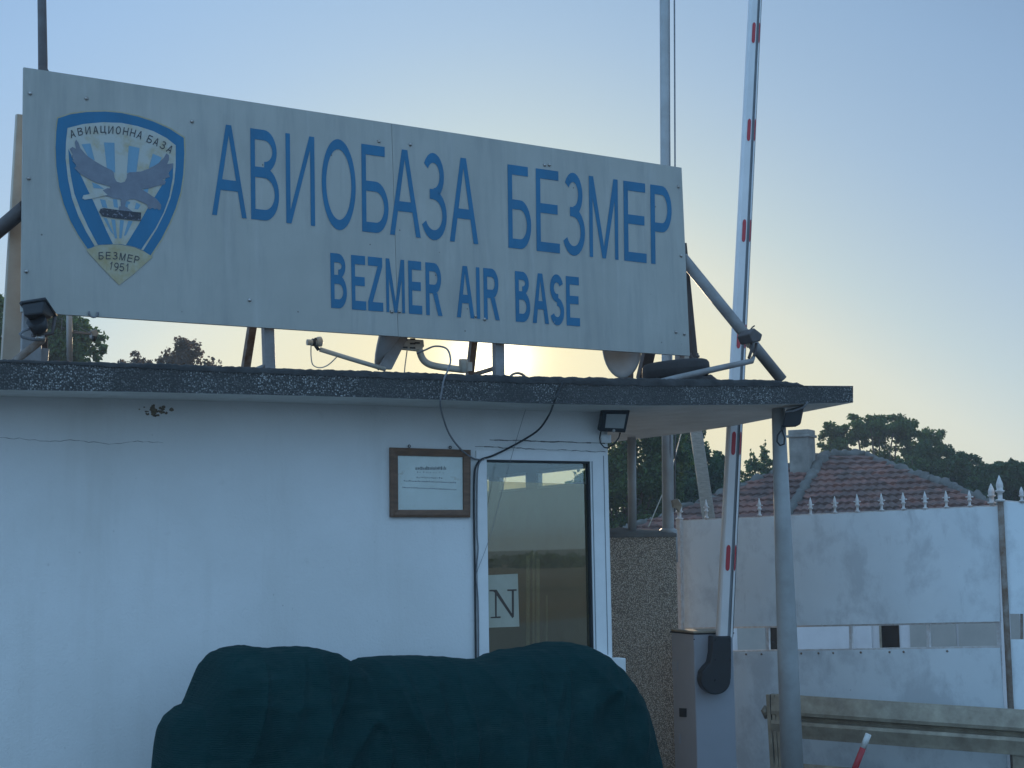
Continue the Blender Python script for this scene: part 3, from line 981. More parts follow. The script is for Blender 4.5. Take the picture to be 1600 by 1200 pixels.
# ------------------------------------------------------------------ the big sign
def sign():
    tl, tr, br, bl = (37, 105), (1065, 262), (1078, 556), (33, 487)
    base = wp(550, 577, FOFF - 0.5)
    t = thing("rooftop_sign", base, "long weathered grey sign with blue lettering and a shield crest on the flat roof", "sign")
    def lerp2(a, b, k): return (a[0] + (b[0] - a[0]) * k, a[1] + (b[1] - a[1]) * k)
    st, sb = (611.5, 192.7), (622, 525.6)
    for (a, b, c, d) in ((tl, st, sb, bl), (st, tr, br, sb)):
        P = [sp(*q) for q in (a, b, c, d)]
        if a is st:
            P[0] += SE * 0.003; P[3] += SE * 0.003
        mb = MB(); mb.prism(P, -SN * 0.025)
        part(mb, "sign_panel", M['sign'], t)
    ln = 0.003

    def line(mb, letters, top, bot, t, h):
        for ch, x0, x1 in letters:
            ty = lambda x: top[1] + (x - top[0]) * top[2]
            by = lambda x: bot[1] + (x - bot[0]) * bot[2]
            k = t * 45 / (x1 - x0) if ch not in 'I' else t
            letter(mb, ch, sp(x0, ty(x0), ln), sp(x1, ty(x1), ln), sp(x1 + 1.5, by(x1), ln), sp(x0 + 1.5, by(x0), ln), min(k, .30), h, SN)
    mb = MB()
    line(mb, [('А', 330, 384), ('В', 391, 435), ('И', 446, 491), ('О', 502, 555), ('Б', 564.5, 606), ('А', 608, 656), ('З', 659.5, 697), ('А', 701.5, 746),
              ('Б', 793, 829), ('Е', 837, 873.5), ('З', 880, 913), ('М', 920, 965), ('Е', 974, 1009), ('Р', 1016, 1049)], (565, 224.5, .1408), (565, 361.5, .1115), .152, .116)
    part(mb, "lettering", M['blue'], t, label="blue Cyrillic line АВИОБАЗА БЕЗМЕР")
    mb = MB()
    line(mb, [('B', 516, 541), ('E', 548.5, 571), ('Z', 574, 597.5), ('M', 602.5, 631.5), ('E', 637.5, 658.5), ('R', 664.5, 690), ('A', 712.5, 740), ('I', 743.5, 749), ('R', 755, 779.5),
              ('B', 804.5, 827.5), ('A', 831, 856.5), ('S', 858.5, 880.5), ('E', 884, 905)], (517, 395, .0985), (517, 481, .0745), .128, .165)
    part(mb, "lettering", M['blue'], t, label="bolder blue line BEZMER AIR BASE")
    # crest
    def q(X, Y, lay): return sp(60 + X / 4, 160 + Y / 4, 0.002 + 0.0012 * lay)
    def lay(pts, k): return [q(x, y, k) for x, y in pts]
    cr = MB()
    outer = [(122, 100), (200, 74), (300, 60), (420, 57), (520, 66), (620, 88), (720, 120), (820, 165), (908, 222), (912, 320), (905, 450), (888, 560), (858, 660), (820, 750), (770, 850), (700, 957), (660, 930), (600, 906), (510, 888), (420, 890), (360, 902), (308, 915), (250, 830), (200, 740), (160, 640), (130, 530), (112, 400), (107, 280), (112, 180)]
    cx, cy = 510, 480
    halo = [(cx + (x - cx) * 1.018 + 2, cy + (y - cy) * 1.018) for x, y in outer]
    cr.poly(lay(halo, 0), 0)
    part(cr, "crest_outline", M['yellow'], t)
    cr = MB(); cr.poly(lay(outer, 1)); shield = part(cr, "crest_shield", M['blue'], t)
    cr = MB()
    cr.poly(lay([(182, 160), (280, 135), (400, 124), (520, 128), (620, 148), (720, 180), (800, 222), (858, 268), (858, 400), (848, 500), (825, 600), (790, 690), (740, 790), (655, 925), (600, 903), (510, 885), (420, 888), (352, 897), (300, 810), (250, 710), (210, 600), (185, 480), (170, 350), (172, 250)], 2))
    part(cr, "crest_field", M['cream'], shield)
    cr = MB()
    cr.poly(lay([(187, 290), (193, 380), (203, 460), (225, 570), (262, 670), (312, 780), (372, 891), (420, 888), (466, 885), (425, 800), (390, 720), (345, 620), (305, 540), (262, 450), (222, 365)], 3))
    cr.poly(lay([(843, 380), (840, 470), (818, 590), (782, 690), (730, 790), (643, 918), (600, 902), (548, 890), (585, 830), (625, 765), (672, 680), (715, 610), (765, 530), (810, 450)], 3))
    part(cr, "crest_wing_field", M['blue'], shield)
    cr = MB()
    for p in ([(270, 262), (325, 256), (352, 362), (318, 352)], [(410, 250), (475, 252), (480, 440), (428, 415)], [(565, 270), (633, 285), (612, 440), (553, 440)], [(715, 320), (772, 345), (755, 380), (690, 412)],
              [(335, 500), (365, 510), (410, 540), (345, 535)], [(655, 545), (690, 535), (680, 575), (660, 560)],
              [(385, 605), (418, 610), (432, 660), (400, 655)], [(465, 605), (492, 605), (498, 660), (472, 655)], [(545, 615), (575, 622), (560, 665), (538, 660)], [(612, 625), (640, 640), (622, 670), (600, 665)],
              [(405, 720), (428, 725), (474, 830), (455, 812)], [(455, 730), (480, 733), (492, 850), (478, 850)], [(510, 735), (535, 738), (520, 850), (505, 850)], [(562, 740), (590, 742), (548, 830), (534, 835)]):
        cr = MB(); cr.poly(lay(p, 3)); part(cr, "crest_ray", M['pale'], shield)
    cr = MB()
    eagle_r = [(515, 503), (540, 495), (553, 470), (555, 445), (570, 437), (640, 432), (700, 410), (750, 380), (785, 345), (800, 318), (816, 330), (816, 360), (805, 385), (842, 380), (838, 412), (812, 440), (822, 465), (775, 482), (797, 492), (790, 512), (740, 522), (700, 535), (645, 542), (690, 570), (740, 605), (768, 640), (765, 668), (752, 672), (742, 662), (728, 668), (715, 658), (690, 668), (680, 640), (640, 620), (600, 605), (570, 605), (548, 620), (540, 655), (515, 655), (515, 605)]
    eagle_l = [(235, 232), (250, 250), (262, 285), (300, 330), (350, 365), (410, 400), (460, 425), (472, 440), (475, 470), (490, 495), (515, 503), (515, 605), (470, 600), (432, 585), (442, 545), (450, 525), (400, 512), (350, 497), (300, 470), (260, 445), (225, 410), (240, 395), (212, 365), (222, 350), (203, 340), (215, 325), (195, 290), (213, 278), (235, 290), (228, 250)]
    cr.poly(lay([(340, 580), (432, 535), (460, 540), (440, 588)], 4)); cr.poly(lay(eagle_r, 5)); cr.poly(lay(eagle_l, 5))
    cr.poly(lay([(505, 650), (545, 650), (600, 690), (610, 715), (560, 725), (500, 690)], 6))
    part(cr, "crest_eagle", M['eagle'], shield)
    cr = MB()
    cr.poly(lay([(274, 600), (282, 580), (310, 575), (400, 548), (432, 578), (340, 600), (290, 608)], 6))
    part(cr, "crest_tail", M['cream'], shield)
    cr = MB(); cr.poly(lay([(560, 640), (590, 625), (605, 655), (580, 690), (555, 690)], 4)); part(cr, "crest_claw", M['cream'], shield)
    cr = MB(); cr.poly(lay([(380, 685), (388, 665), (410, 660), (520, 675), (643, 688), (640, 740), (540, 730), (470, 722), (400, 710)], 7)); part(cr, "crest_bomb", M['bomb'], shield)
    cr = MB(); cr.poly(lay([(300, 925), (350, 900), (400, 890), (500, 887), (600, 905), (660, 932), (715, 965), (600, 1068), (505, 1142), (400, 1035)], 2)); tip = part(cr, "crest_scroll", M['yellow'], t)
    def arc(txt, pts, h, k, wd=0.66):
        mb = MB()
        for i, (ch, (x, y)) in enumerate(zip(txt, pts)):
            a = pts[max(i - 1, 0)]; b = pts[min(i + 1, len(pts) - 1)]
            an = math.atan2(b[1] - a[1], b[0] - a[0]); ca, sa = math.cos(an), math.sin(an)
            wi = h * wd * (1.15 if ch in 'МЦ' else 0.5 if ch == '1' else 0.85 if ch in '95' else 1.0)
            def g(dx, dy): return q(x + dx * ca - dy * sa, y + dx * sa + dy * ca, k)
            letter(mb, ch, g(-wi / 2, -h / 2), g(wi / 2, -h / 2), g(wi / 2, h / 2), g(-wi / 2, h / 2), .17, .12, SN)
        part(mb, "crest_lettering", M['ink'], t)
    arc("АВИАЦИОННАБАЗА", [(213, 196), (262, 182), (310, 175), (358, 172), (406, 170), (453, 172), (500, 174), (546, 181), (591, 190), (634, 203), (697, 230), (737, 247), (780, 267), (822, 292)], 48, 4)
    arc("БЕЗМЕР", [(392, 958), (437, 957), (480, 958), (526, 965), (573, 974), (615, 983)], 46, 4)
    arc("1951", [(455, 1020), (487, 1026), (522, 1030), (557, 1032)], 50, 4)
    # bolts
    for (px, py) in [(47, 146), (135, 154), (45, 279), (41, 424), (390, 469), (592, 221), (641, 226), (851, 258), (858, 258), (1060, 292), (1064, 400), (1056, 519), (1069, 522), (612, 487), (624, 487), (743, 494), (757, 499), (300, 190)]:
        mb = MB(); mb.lathe(sp(px, py, 0), SN, [(0, 0.013), (0.004, 0.013), (0.010, 0.009), (0.012, 0.003)], 10)
        part(mb, "bolt", M['bolt'], t)
    # frame behind: uprights and struts
    def bar(name, a, b, wd, off_a, off_b, mat, tk=0.06):
        A = sp(a[0], a[1], off_a); B = sp(b[0], b[1], off_b)
        ax = (B - A).normalized(); tv = ax.cross(SE).normalized(); wv = tv.cross(ax).normalized()
        mb = MB(); mb.beam(A, B, wv * wd, tv * tk)
        return part(mb, name, mat, t, 0.004)
    for xt, xb in ((412, 420.5), (776, 779)):
        bar("upright", (xt, 330), (xb, 578 if xb < 600 else 590), 0.075, -0.08, -0.08, M['steel'])
    bar("upright", (1058, 400), (1063.5, 592), 0.045, -0.08, -0.08, M['steel'])
    bar("upright", (60, 300), (47, 566), 0.12, -0.09, -0.09, M['steel'])
    bar("rear_strut", (408, 420), (383.5, 577), 0.055, -0.22, -0.75, M['rusty'])
    bar("rear_strut", (750, 440), (733.5, 589), 0.05, -0.2, -0.75, M['rusty'])
    bar("rear_strut", (1030, 480), (1004, 592), 0.10, -0.2, -0.7, M['darksteel'])
    bar("rear_strut", (39, 180), (15, 570), 0.11, -0.12, -0.5, M['creamsteel'])
    bar("rear_strut", (1066, 380), (1087, 592), 0.05, -0.1, -0.3, M['darksteel'])
    bar("foot_rail", (395, 578), (420, 568), 0.02, -0.08, -0.08, M['steel'], 0.03)
    bar("foot_rail", (738, 586), (778, 574), 0.025, -0.3, -0.08, M['rusty'], 0.03)
    bar("base_rail", (68, 545), (66, 566), 0.06, -0.2, -0.2, M['steel'])
    A = sp(1066, 402, -0.06); B = wp(1222, 594, FOFF - 0.42)
    mb = MB(); mb.tube([A, B], 0.046, 14); part(mb, "side_brace", M['steel'], t)
    A = sp(40, 324, -0.06); B = sp(-60, 408, -0.5)
    mb = MB(); mb.tube([A, B], 0.05, 12); part(mb, "side_brace", M['darksteel'], t)


sign()


def small_bits():
    mb = MB()
    mb.tube(smooth([sp(1079, 552, -.05), sp(1082, 558, -.02), sp(1086, 562, 0), sp(1089, 557, 0)]), .005, 6)
    mb.lathe(sp(1090, 558.5, 0), SU, [(-.004, .004), (.0, .016), (.014, .018), (.018, .010), (.034, .010), (.036, .002)], 10)
    tag(mb.build("wire_hook", M['darksteel']), "tiny dark hook on a curled wire beside the lower right corner of the sign", "hook")
    mb = MB()
    mb.tube(smooth([wp(797, 589, FOFF - .1), wp(801, 585, FOFF - .12), wp(808, 583, FOFF - .12), wp(815, 584.5, FOFF - .12), wp(820, 588, FOFF - .1)]), .009, 8)
    tag(mb.build("rebar_loop", M['rusty']), "low rusty loop sticking out of the roof edge right of the sun glow", "loop")


# ------------------------------------------------------------------ notice, paper, lamps, cables
def notice():
    base = wp(673, 808, 0.02)
    t = thing("framed_notice", base, "brown wooden framed notice with bleached paper hanging on the white wall left of the window", "notice")
    o = [wuv(610.5, 699, .03), wuv(736, 703, .03), wuv(735.5, 808.5, .03), wuv(611, 808, .03)]
    i = [wuv(622.5, 711.5, .03), wuv(725, 714, .03), wuv(725.5, 796.5, .03), wuv(623, 796.5, .03)]
    mb = MB()
    for k in range(4):
        a, b, c, d = o[k], o[(k + 1) % 4], i[(k + 1) % 4], i[k]
        mid = lambda p, r, f: (p[0] + (r[0] - p[0]) * f, p[1] + (r[1] - p[1]) * f)
        a1, b1 = mid(a, d, .35), mid(b, c, .35)
        P = lambda uv, y: W(uv[0], -y, uv[1])
        mb.poly([P(a, .001), P(b, .001), P(b, .026), P(a, .026)])
        mb.poly([P(a, .026), P(b, .026), P(b1, .034), P(a1, .034)])
        mb.poly([P(a1, .034), P(b1, .034), P(c, .022), P(d, .022)])
        mb.poly([P(d, .022), P(c, .022), P(c, .004), P(d, .004)])
    part(mb, "frame", M['wood'], t)
    P = lambda uv, y: W(uv[0], -y, uv[1])
    mb = MB(); mb.poly([P(q, .006) for q in i]); pap = part(mb, "paper", M['paper'], t)
    rg = random.Random(4)
    mb = MB()

    def marks(x0, x1, y, h, gap, wmin, wmax, sl=0.02, yoff=.0075):
        x = x0
        while x < x1:
            wd = rg.uniform(wmin, wmax); hh = h * rg.uniform(.6, 1)
            yy = y + (x - x0) * sl + rg.uniform(-.3, .3)
            mb.poly([P(wuv(x, yy, .0075), yoff), P(wuv(x + wd, yy, .0075), yoff), P(wuv(x + wd, yy - hh, .0075), yoff), P(wuv(x, yy - hh, .0075), yoff)])
            x += wd + rg.uniform(gap * .4, gap * 1.4)
    marks(649, 697, 734, 5.5, .6, 1.0, 2.2, 0.0)
    marks(651, 690, 747, 2.0, 1.5, .8, 2.0)
    marks(631, 712, 752, 2.2, 1.0, .8, 1.8, .04)
    marks(629, 712, 762.5, 2.0, .9, .8, 1.8, .04)
    marks(652, 695, 739, 2.5, 3.5, .5, 1.2)
    part(mb, "print", M['ink'], pap)
    mb = MB()
    for (xa, ya, xb, yb) in ((623, 742, 640, 731), (705, 745, 725, 753)):
        for k in range(26):
            f = rg.random(); x = xa + (xb - xa) * f + rg.uniform(-2, 2); y = ya + (yb - ya) * f + rg.uniform(-2, 2); r = rg.uniform(.3, 1.1)
            yo = .007 + k * 1e-5
            mb.poly([P(wuv(x + r * math.cos(a), y + r * .6 * math.sin(a), .007), yo) for a in [j * math.pi / 3 for j in range(6)]])
    part(mb, "water_stain", M['stainpaper'], pap)
    mb = MB(); mb.poly([P(q, .012) for q in i]); part(mb, "glazing", M['picglass'], t)
    for px in (640, 704):
        u, z = wuv(px, 697 + (px - 640) * .03, .02); mb = MB()
        mb.tube([W(u + .009 * math.cos(a), -0.014, z + .009 * math.sin(a)) for a in [k * math.pi / 8 for k in range(17)]], 0.0032, 6, cap=False)
        part(mb, "hanging_eye", M['dark'], t)


notice()


def npaper():
    q = [(757.5, 899), (809, 896.5), (811.5, 979), (759, 981)]
    y = 0.0275
    P = lambda px, py, o=0.0: W(wuv(px, py, -y)[0], y - o, wuv(px, py, -y)[1])
    mb = MB(); pts = [P(*a) for a in q]
    t = thing("paper_sign", pts[3], "cream paper sheet with a large serif letter N stuck on the window", "paper sign")
    mb.poly(pts); part(mb, "sheet", M['npaper'], t)
    mb = MB(); o = 0.0012
    for poly in ([(767, 921.5), (776, 921.5), (803, 963.5), (800.5, 966), (797, 961), (773, 926)],
                 [(773, 926), (776, 928), (776, 963.5), (773.5, 963.5)], [(766.5, 964), (782, 963), (782, 965.5), (766.5, 966)],
                 [(799.5, 923), (802.8, 923), (802.8, 964), (799.8, 962)], [(792.5, 921), (807, 920.6), (807, 923), (792.5, 923.4)], [(764.5, 921.8), (772, 921.5), (776, 924), (764.5, 924)]):
        mb.poly([P(a, b, o + 0.0002 * len(mb.f)) for a, b in poly])
    part(mb, "letter", M['brownink'], t)


npaper()


def reflection_strips():  # pale strips added inside to imitate streak reflections in the glass
    def at(px, py): u, z = wuv(px, py, -.14); return W(u, .14, z)
    t = thing("reflection_strips", at(833, 1030), "pale narrow strips behind the lower window glass imitating streak reflections", "reflection_strips")
    for x0, x1, yt in ((822, 827, 868), (832, 834.5, 862), (838, 842.5, 872), (853, 855, 930)):
        mb = MB(); n = 6
        mb.grid([[at(x0 + (x1 - x0) * i / n, y) + NB * .006 * math.sin(i * 2.0) for i in range(n + 1)] for y in (yt, 940, 1060)], 0, True)
        o = mb.build("pale_strip", M['cloth'], t); sm = o.modifiers.new("s", 'SOLIDIFY'); sm.thickness = .004


reflection_strips()


def led():
    base = wp(960, 677, .12)
    t = thing("floodlight", base, "flat black LED floodlight with pale lens and sensor under the roof above the window corner", "floodlight")
    P = lambda px, py, o: wp(px, py, o)
    # leaning front face: top is nearer
    f = [P(943, 640.5, .20), P(985, 641.5, .20), P(977.5, 676.5, .12), P(937, 674.5, .12)]
    nrm = (f[1] - f[0]).cross(f[3] - f[0]).normalized()
    if nrm.dot(NB) < 0: nrm = -nrm
    mb = MB(); mb.prism(f, nrm * 0.045); part(mb, "housing", M['dark'], t, 0.008)
    def on(px, py, o):
        return hit(px, py, f[0] - nrm * o, nrm)
    mb = MB(); mb.prism([on(948, 647, .004), on(978.5, 647.5, .004), on(974.5, 669.5, .004), on(945.5, 668.5, .004)], nrm * 0.003); part(mb, "lens", M['lens'], t)
    mb = MB(); mb.lathe(on(958.5, 672.6, 0.0), -nrm, [(0, .014), (.008, .013), (.014, .007), (.016, .001)], 14); part(mb, "sensor", M['lens'], t)
    mb = MB(); c = P(960, 665, .10)
    mb.box(W((c - W0).dot(E) - .05, -0.10, c.z - .02), E * .1, NB * .098, Z * .03); part(mb, "bracket", M['dark'], t)
    mb = MB()
    mb.tube([P(939, 674, .09), P(937, 684, .10), P(938, 692, .09), P(944, 699, .06), P(950, 700, .05), P(960, 693, .08), P(967, 684, .1), P(969, 676, .1)], 0.0055, 8); part(mb, "lead", M['blackcable'], t)
    mb = MB(); mb.wbox(wuv(937, 690)[0], wuv(953, 690)[0] - .01, -0.035, -0.001, wuv(940, 692)[1], wuv(940, 680)[1]); part(mb, "mounting_block", M['plaster'], t)


led()


def old_lamp_left():
    t = thing("halogen_floodlight", sp(25, 562, .2), "old dark floodlight on a rusty arm below the left corner of the sign", "floodlight")
    # housing: deep tapered box, lit face turned up towards the sign
    back = [sp(37, 498, .36), sp(68, 494, .36), sp(60, 503, .30), sp(44, 503, .30)]
    mb = MB()
    rim = [sp(33, 473.5, .34), sp(70, 467.5, .34), sp(87, 492, .16), sp(50, 497, .16)]
    low = [sp(37, 494, .36), sp(66, 490, .36), sp(80, 498, .20), sp(50, 504, .20)]
    b = len(mb.v); mb.v += rim + low
    for fq in ([0, 1, 2, 3], [4, 5, 6, 7], [0, 1, 5, 4], [1, 2, 6, 5], [2, 3, 7, 6], [3, 0, 4, 7]):
        mb.f.append(fq); mb.m.append(0); mb.sm.append(False)
    part(mb, "housing", M['dark'], t, 0.012)
    mb = MB(); mb.tube(rim + [rim[0]], 0.012, 6); part(mb, "rim", M['dark'], t)
    mb = MB(); mb.tube([sp(56, 500, .30), sp(62, 512, .26), sp(66, 516, .24)], [.06, .055, .035], 12); part(mb, "gear_box", M['dark'], t)
    mb = MB(); mb.tube([sp(86, 496, .2), sp(83, 512, .22), sp(82, 521, .22), sp(66, 523, .22), sp(50, 524, .24)], 0.012, 8); part(mb, "yoke", M['darksteel'], t)
    mb = MB(); mb.tube([sp(66, 527, .22), sp(66, 531, .22), sp(26, 562, .20), sp(22, 568, .2)], 0.024, 10); part(mb, "arm", M['rusty'], t)
    mb = MB(); mb.tube([sp(49, 513, .28), sp(38, 516, .28), sp(31, 522, .28), sp(35, 527, .28), sp(48, 530, .26), sp(60, 531, .24)], 0.009, 8); part(mb, "lead", M['cable'], t)
    mb = MB(); mb.lathe(sp(61, 528, .24), SE, [(-.02, .02), (.03, .02)], 10); part(mb, "joint", M['bolt'], t)


old_lamp_left()


def old_lamp_right():
    o = FOFF - 0.1
    t = thing("halogen_floodlight", wp(1050, 590, o), "small worn floodlight at the tip of a long low arm crossing the barrier", "floodlight")
    P = lambda x, y, k=0: wp(x, y, o + k)
    mb = MB()
    fr = [P(1170, 522, .06), P(1178.5, 512, .06), P(1192, 522.5, .06), P(1189, 533, .06), P(1176, 535, .06)]
    mb.prism(fr, NB * 0.16); part(mb, "housing", M['darksteel'], t, 0.01)
    mb = MB(); mb.tube([P(1167, 520, -.05), P(1165, 530, -.05), P(1170, 543, -.05)], [.012, .03, .012], 8); part(mb, "lamp_face", M['creamsteel'], t)
    mb = MB(); mb.tube([P(1170, 518), P(1176, 511), P(1179, 509)], .006, 6); part(mb, "handle", M['dark'], t)
    mb = MB(); mb.tube([P(1182, 536), P(1180, 550), P(1176, 563)], .012, 6); mb.tube([P(1174, 536), P(1174, 548), P(1170, 560)], .012, 6); part(mb, "yoke", M['darksteel'], t)
    mb = MB(); mb.tube([P(1177, 558), P(1175, 564), P(1120, 576), P(1060, 590), P(1030, 597)], [.016, .022, .024, .026, .024], 10); part(mb, "arm", M['steel'], t)


old_lamp_right()


def post_lamp():
    t = thing("floodlight", atd(1238, 668, 11.6), "dark floodlight box hanging under the roof beside the top of the round post", "floodlight")
    P = lambda x, y, d=11.55: atd(x, y, d)
    mb = MB(); mb.prism([P(1228, 640), P(1257, 633), P(1251, 663), P(1243, 667), P(1222, 668)], ray(1238, 650).normalized() * 0.16 * 1.0); part(mb, "housing", M['dark'], t, 0.012)
    mb = MB(); mb.tube([P(1226, 644, 11.53), P(1240, 642, 11.53), P(1256, 636, 11.53), P(1262, 628, 11.5)], .008, 6); part(mb, "bracket", M['cable'], t)
    mb = MB(); mb.tube([P(1223, 664), P(1221, 672), P(1215, 680), P(1214, 690), P(1219, 696), P(1225, 694), P(1226, 684), P(1222, 672)], .007, 8); part(mb, "lead", M['blackcable'], t)


post_lamp()


def smooth(pts, n=8):
    out = []
    P = [Vector(p) for p in pts]
    for i in range(len(P) - 1):
        p0 = P[max(i - 1, 0)]; p1 = P[i]; p2 = P[i + 1]; p3 = P[min(i + 2, len(P) - 1)]
        for k in range(n):
            t = k / n
            out.append(0.5 * ((2 * p1) + (p2 - p0) * t + (2 * p0 - 5 * p1 + 4 * p2 - p3) * t * t + (3 * p1 - p0 - 3 * p2 + p3) * t ** 3))
    out.append(P[-1]); return out


def cables():
    f = FOFF
    mb = MB()
    mb.tube(smooth([wp(652, 552, f - .5), wp(664, 547, f - .4), wp(680, 541, f - .3), wp(698, 545, f - .15), wp(704, 562, f - .05), wp(700, 578, f - .01), wp(694, 592, f + .02), wp(690, 612, f + .02), wp(688, 632, f - .02), wp(693, 655, .18), wp(703, 680, .08), wp(720, 702, .045), wp(737, 715, .025), wp(746, 718, .02), wp(756, 718, .016)]), 0.0065, 8)
    tag(mb.build("coaxial_cable", M['cable']), "grey coaxial cable looping off the roof edge past the framed notice", "cable")
    mb = MB()
    mb.tube(smooth([wp(880, 596, f + .015), wp(874, 610, f + .015), wp(866, 628, f + .01), wp(858, 648, .2), wp(843, 670, .1), wp(822, 685, .06), wp(795, 700, .04), wp(770, 712, .025), wp(752, 718, .02), wp(744, 728, .018), wp(741, 745, .016), wp(740.5, 800, .015), wp(742, 900, .015), wp(743.5, 1040, .015), wp(744, 1120, .015)]), 0.0075, 8)
    tag(mb.build("black_cable", M['blackcable']), "black cable hanging from the fascia and running down the left side of the window", "cable")
    mb = MB()
    mb.tube(smooth([wp(758, 716, .026), wp(750, 722, .02), wp(746.5, 735, .016), wp(745.5, 760, .015), wp(745.5, 830, .015), wp(747, 860, .015), wp(743.5, 898, .015), wp(747, 940, .015), wp(748, 1040, .015), wp(748, 1120, .015)]), 0.0048, 8)
    tag(mb.build("grey_cable", M['cable']), "thin grey cable beside the black one down the window frame", "cable")
    mb = MB()
    mb.tube(smooth([wp(823, 634, .12), wp(806, 690, .10), wp(785, 765, .07), wp(765, 840, .04), wp(744, 896, .018)]), 0.0017, 6)
    tag(mb.build("thin_wire", M['cable']), "hair thin wire slanting across the window glass", "wire")


cables()


# ------------------------------------------------------------------ roof clutter
small_bits()


def dishes():
    o = FOFF - 0.75
    P = lambda x, y, k=0.0: wp(x, y, o + k)
    t = thing("satellite_dish", P(603, 580), "satellite dish seen edge-on behind the sign with its long arm reaching left", "satellite dish")
    mb = MB()
    a = P(606, 579); top = P(650, 455)
    ax = (top - a); mid = a.lerp(top, .5); R = ax.length / 2
    axd = ax.normalized(); nrm = Vector((-.97, .03, .24)); nrm = (nrm - axd * nrm.dot(axd)).normalized(); sd2 = axd.cross(nrm)
    rows = []
    for j in range(7):
        r = j / 6; row = []
        for k in range(25):
            an = 2 * math.pi * k / 24
            row.append(mid + (axd * math.cos(an) + sd2 * math.sin(an)) * R * r + nrm * 0.10 * r * r)
        rows.append(row)
    mb.grid(rows)
    d = mb.build("dish_bowl", M['dish'], t); sm = d.modifiers.new("s", 'SOLIDIFY'); sm.thickness = .02
    mb = MB()
    mb.beam(P(600, 577, .05), P(626, 526, .05), E * .11, NB * .03); part(mb, "mast", M['steel'], t, .003)
    mb = MB(); mb.tube([P(602, 577, .08), P(550, 561.5, .08), P(500, 546, .08)], .017, 8); part(mb, "feed_arm", M['lnb'], t)
    mb = MB(); mb.tube([P(498, 547, .08), P(493.5, 541, .08), P(494, 528, .08)], .013, 8); mb.lathe(P(492, 535, .08), -E, [(0, .028), (.02, .028)], 10); part(mb, "clamp", M['dark'], t)
    mb = MB(); mb.lathe(P(497, 534, .08), (E * 1 + Z * .12), [(-.012, .03), (.0, .036), (.022, .036), (.03, .022)], 14); mb.lathe(P(484, 535, .08), E, [(-.02, .022), (.06, .022)], 10); part(mb, "feed_horn", M['lnb'], t)
    mb = MB(); mb.tube(smooth([P(486, 540, .08), P(486, 556, .08), P(489, 570, .08), P(500, 574.5, .08), P(513, 570, .08), P(526, 558, .08)]), .0045, 6); part(mb, "lead", M['lnb'], t)
    # second dish hidden behind the sign, only its mount and arm in view
    t = thing("satellite_dish", P(725, 590), "satellite dish mount with slotted bracket and bent arm under the middle of the sign", "satellite dish")
    mb = MB()
    pts = [(622, 528), (662, 531), (663, 541), (657, 549), (628, 546), (622, 540)]
    mb.prism([P(x, y, .02) for x, y in pts], NB * .03); br = part(mb, "bracket", M['lnb'], t, .004)
    mb = MB()
    for (x, y) in ((633, 531), (645, 530), (645, 537), (645, 543.5), (633, 543), (652, 536)):
        mb.prism([P(x - 4, y - 1.6, .024), P(x + 4, y - 1.4, .024), P(x + 4, y + 1.2, .024), P(x - 4, y + 1.0, .024)], NB * .004)
    part(mb, "slot", M['dark'], br)
    mb = MB(); mb.tube(smooth([P(655, 545, .02), P(658, 556, .02), P(664, 565, .02), P(676, 571, .02), P(700, 575, .02), P(724, 578, .02)]), [.026] * 41, 10); part(mb, "feed_arm", M['lnb'], t)
    mb = MB(); mb.lathe(P(724, 572, .04), Z, [(-.05, .03), (.02, .034), (.05, .034)], 10); mb.beam(P(730, 580, .03), P(730, 566, .03), E * .06, NB * .05); part(mb, "feed_horn", M['lnb'], t)
    mb = MB()
    c = P(690, 470, -.12); rows = []
    for j in range(6):
        r = j / 5; rows.append([c + (E * math.cos(2 * math.pi * k / 24) + Z * math.sin(2 * math.pi * k / 24)) * .27 * r - NB * (-.08 * r * r) for k in range(25)])
    mb.grid(rows); d = mb.build("dish_bowl", M['dish'], t); sm = d.modifiers.new("s", 'SOLIDIFY'); sm.thickness = .015
    mb = MB(); mb.tube([P(636, 548, 0), P(633, 570, 0), P(631, 592, 0)], .0045, 6); part(mb, "lead", M['lnb'], t)
    # third dish at the right
    t = thing("satellite_dish", P(968, 592), "pale curved dish partly showing under the sign near its right end", "satellite dish")
    rows = []
    c = P(972, 538, -.05); nr = (-E * .5 - NB * .75 - Z * .2).normalized(); up = Z - nr * Z.dot(nr); up.normalize(); s3 = up.cross(nr)
    for j in range(7):
        r = j / 6; rows.append([c + (up * math.cos(2 * math.pi * k / 32) * 1.1 + s3 * math.sin(2 * math.pi * k / 32) * .62) * .235 * r + nr * .09 * r * r for k in range(33)])
    mb = MB(); mb.grid(rows); d = mb.build("dish_bowl", M['dish'], t); sm = d.modifiers.new("s", 'SOLIDIFY'); sm.thickness = .015
    mb = MB(); mb.tube([P(985, 560, -.15), P(985, 594, -.15)], .025, 8); part(mb, "mast", M['steel'], t)


dishes()


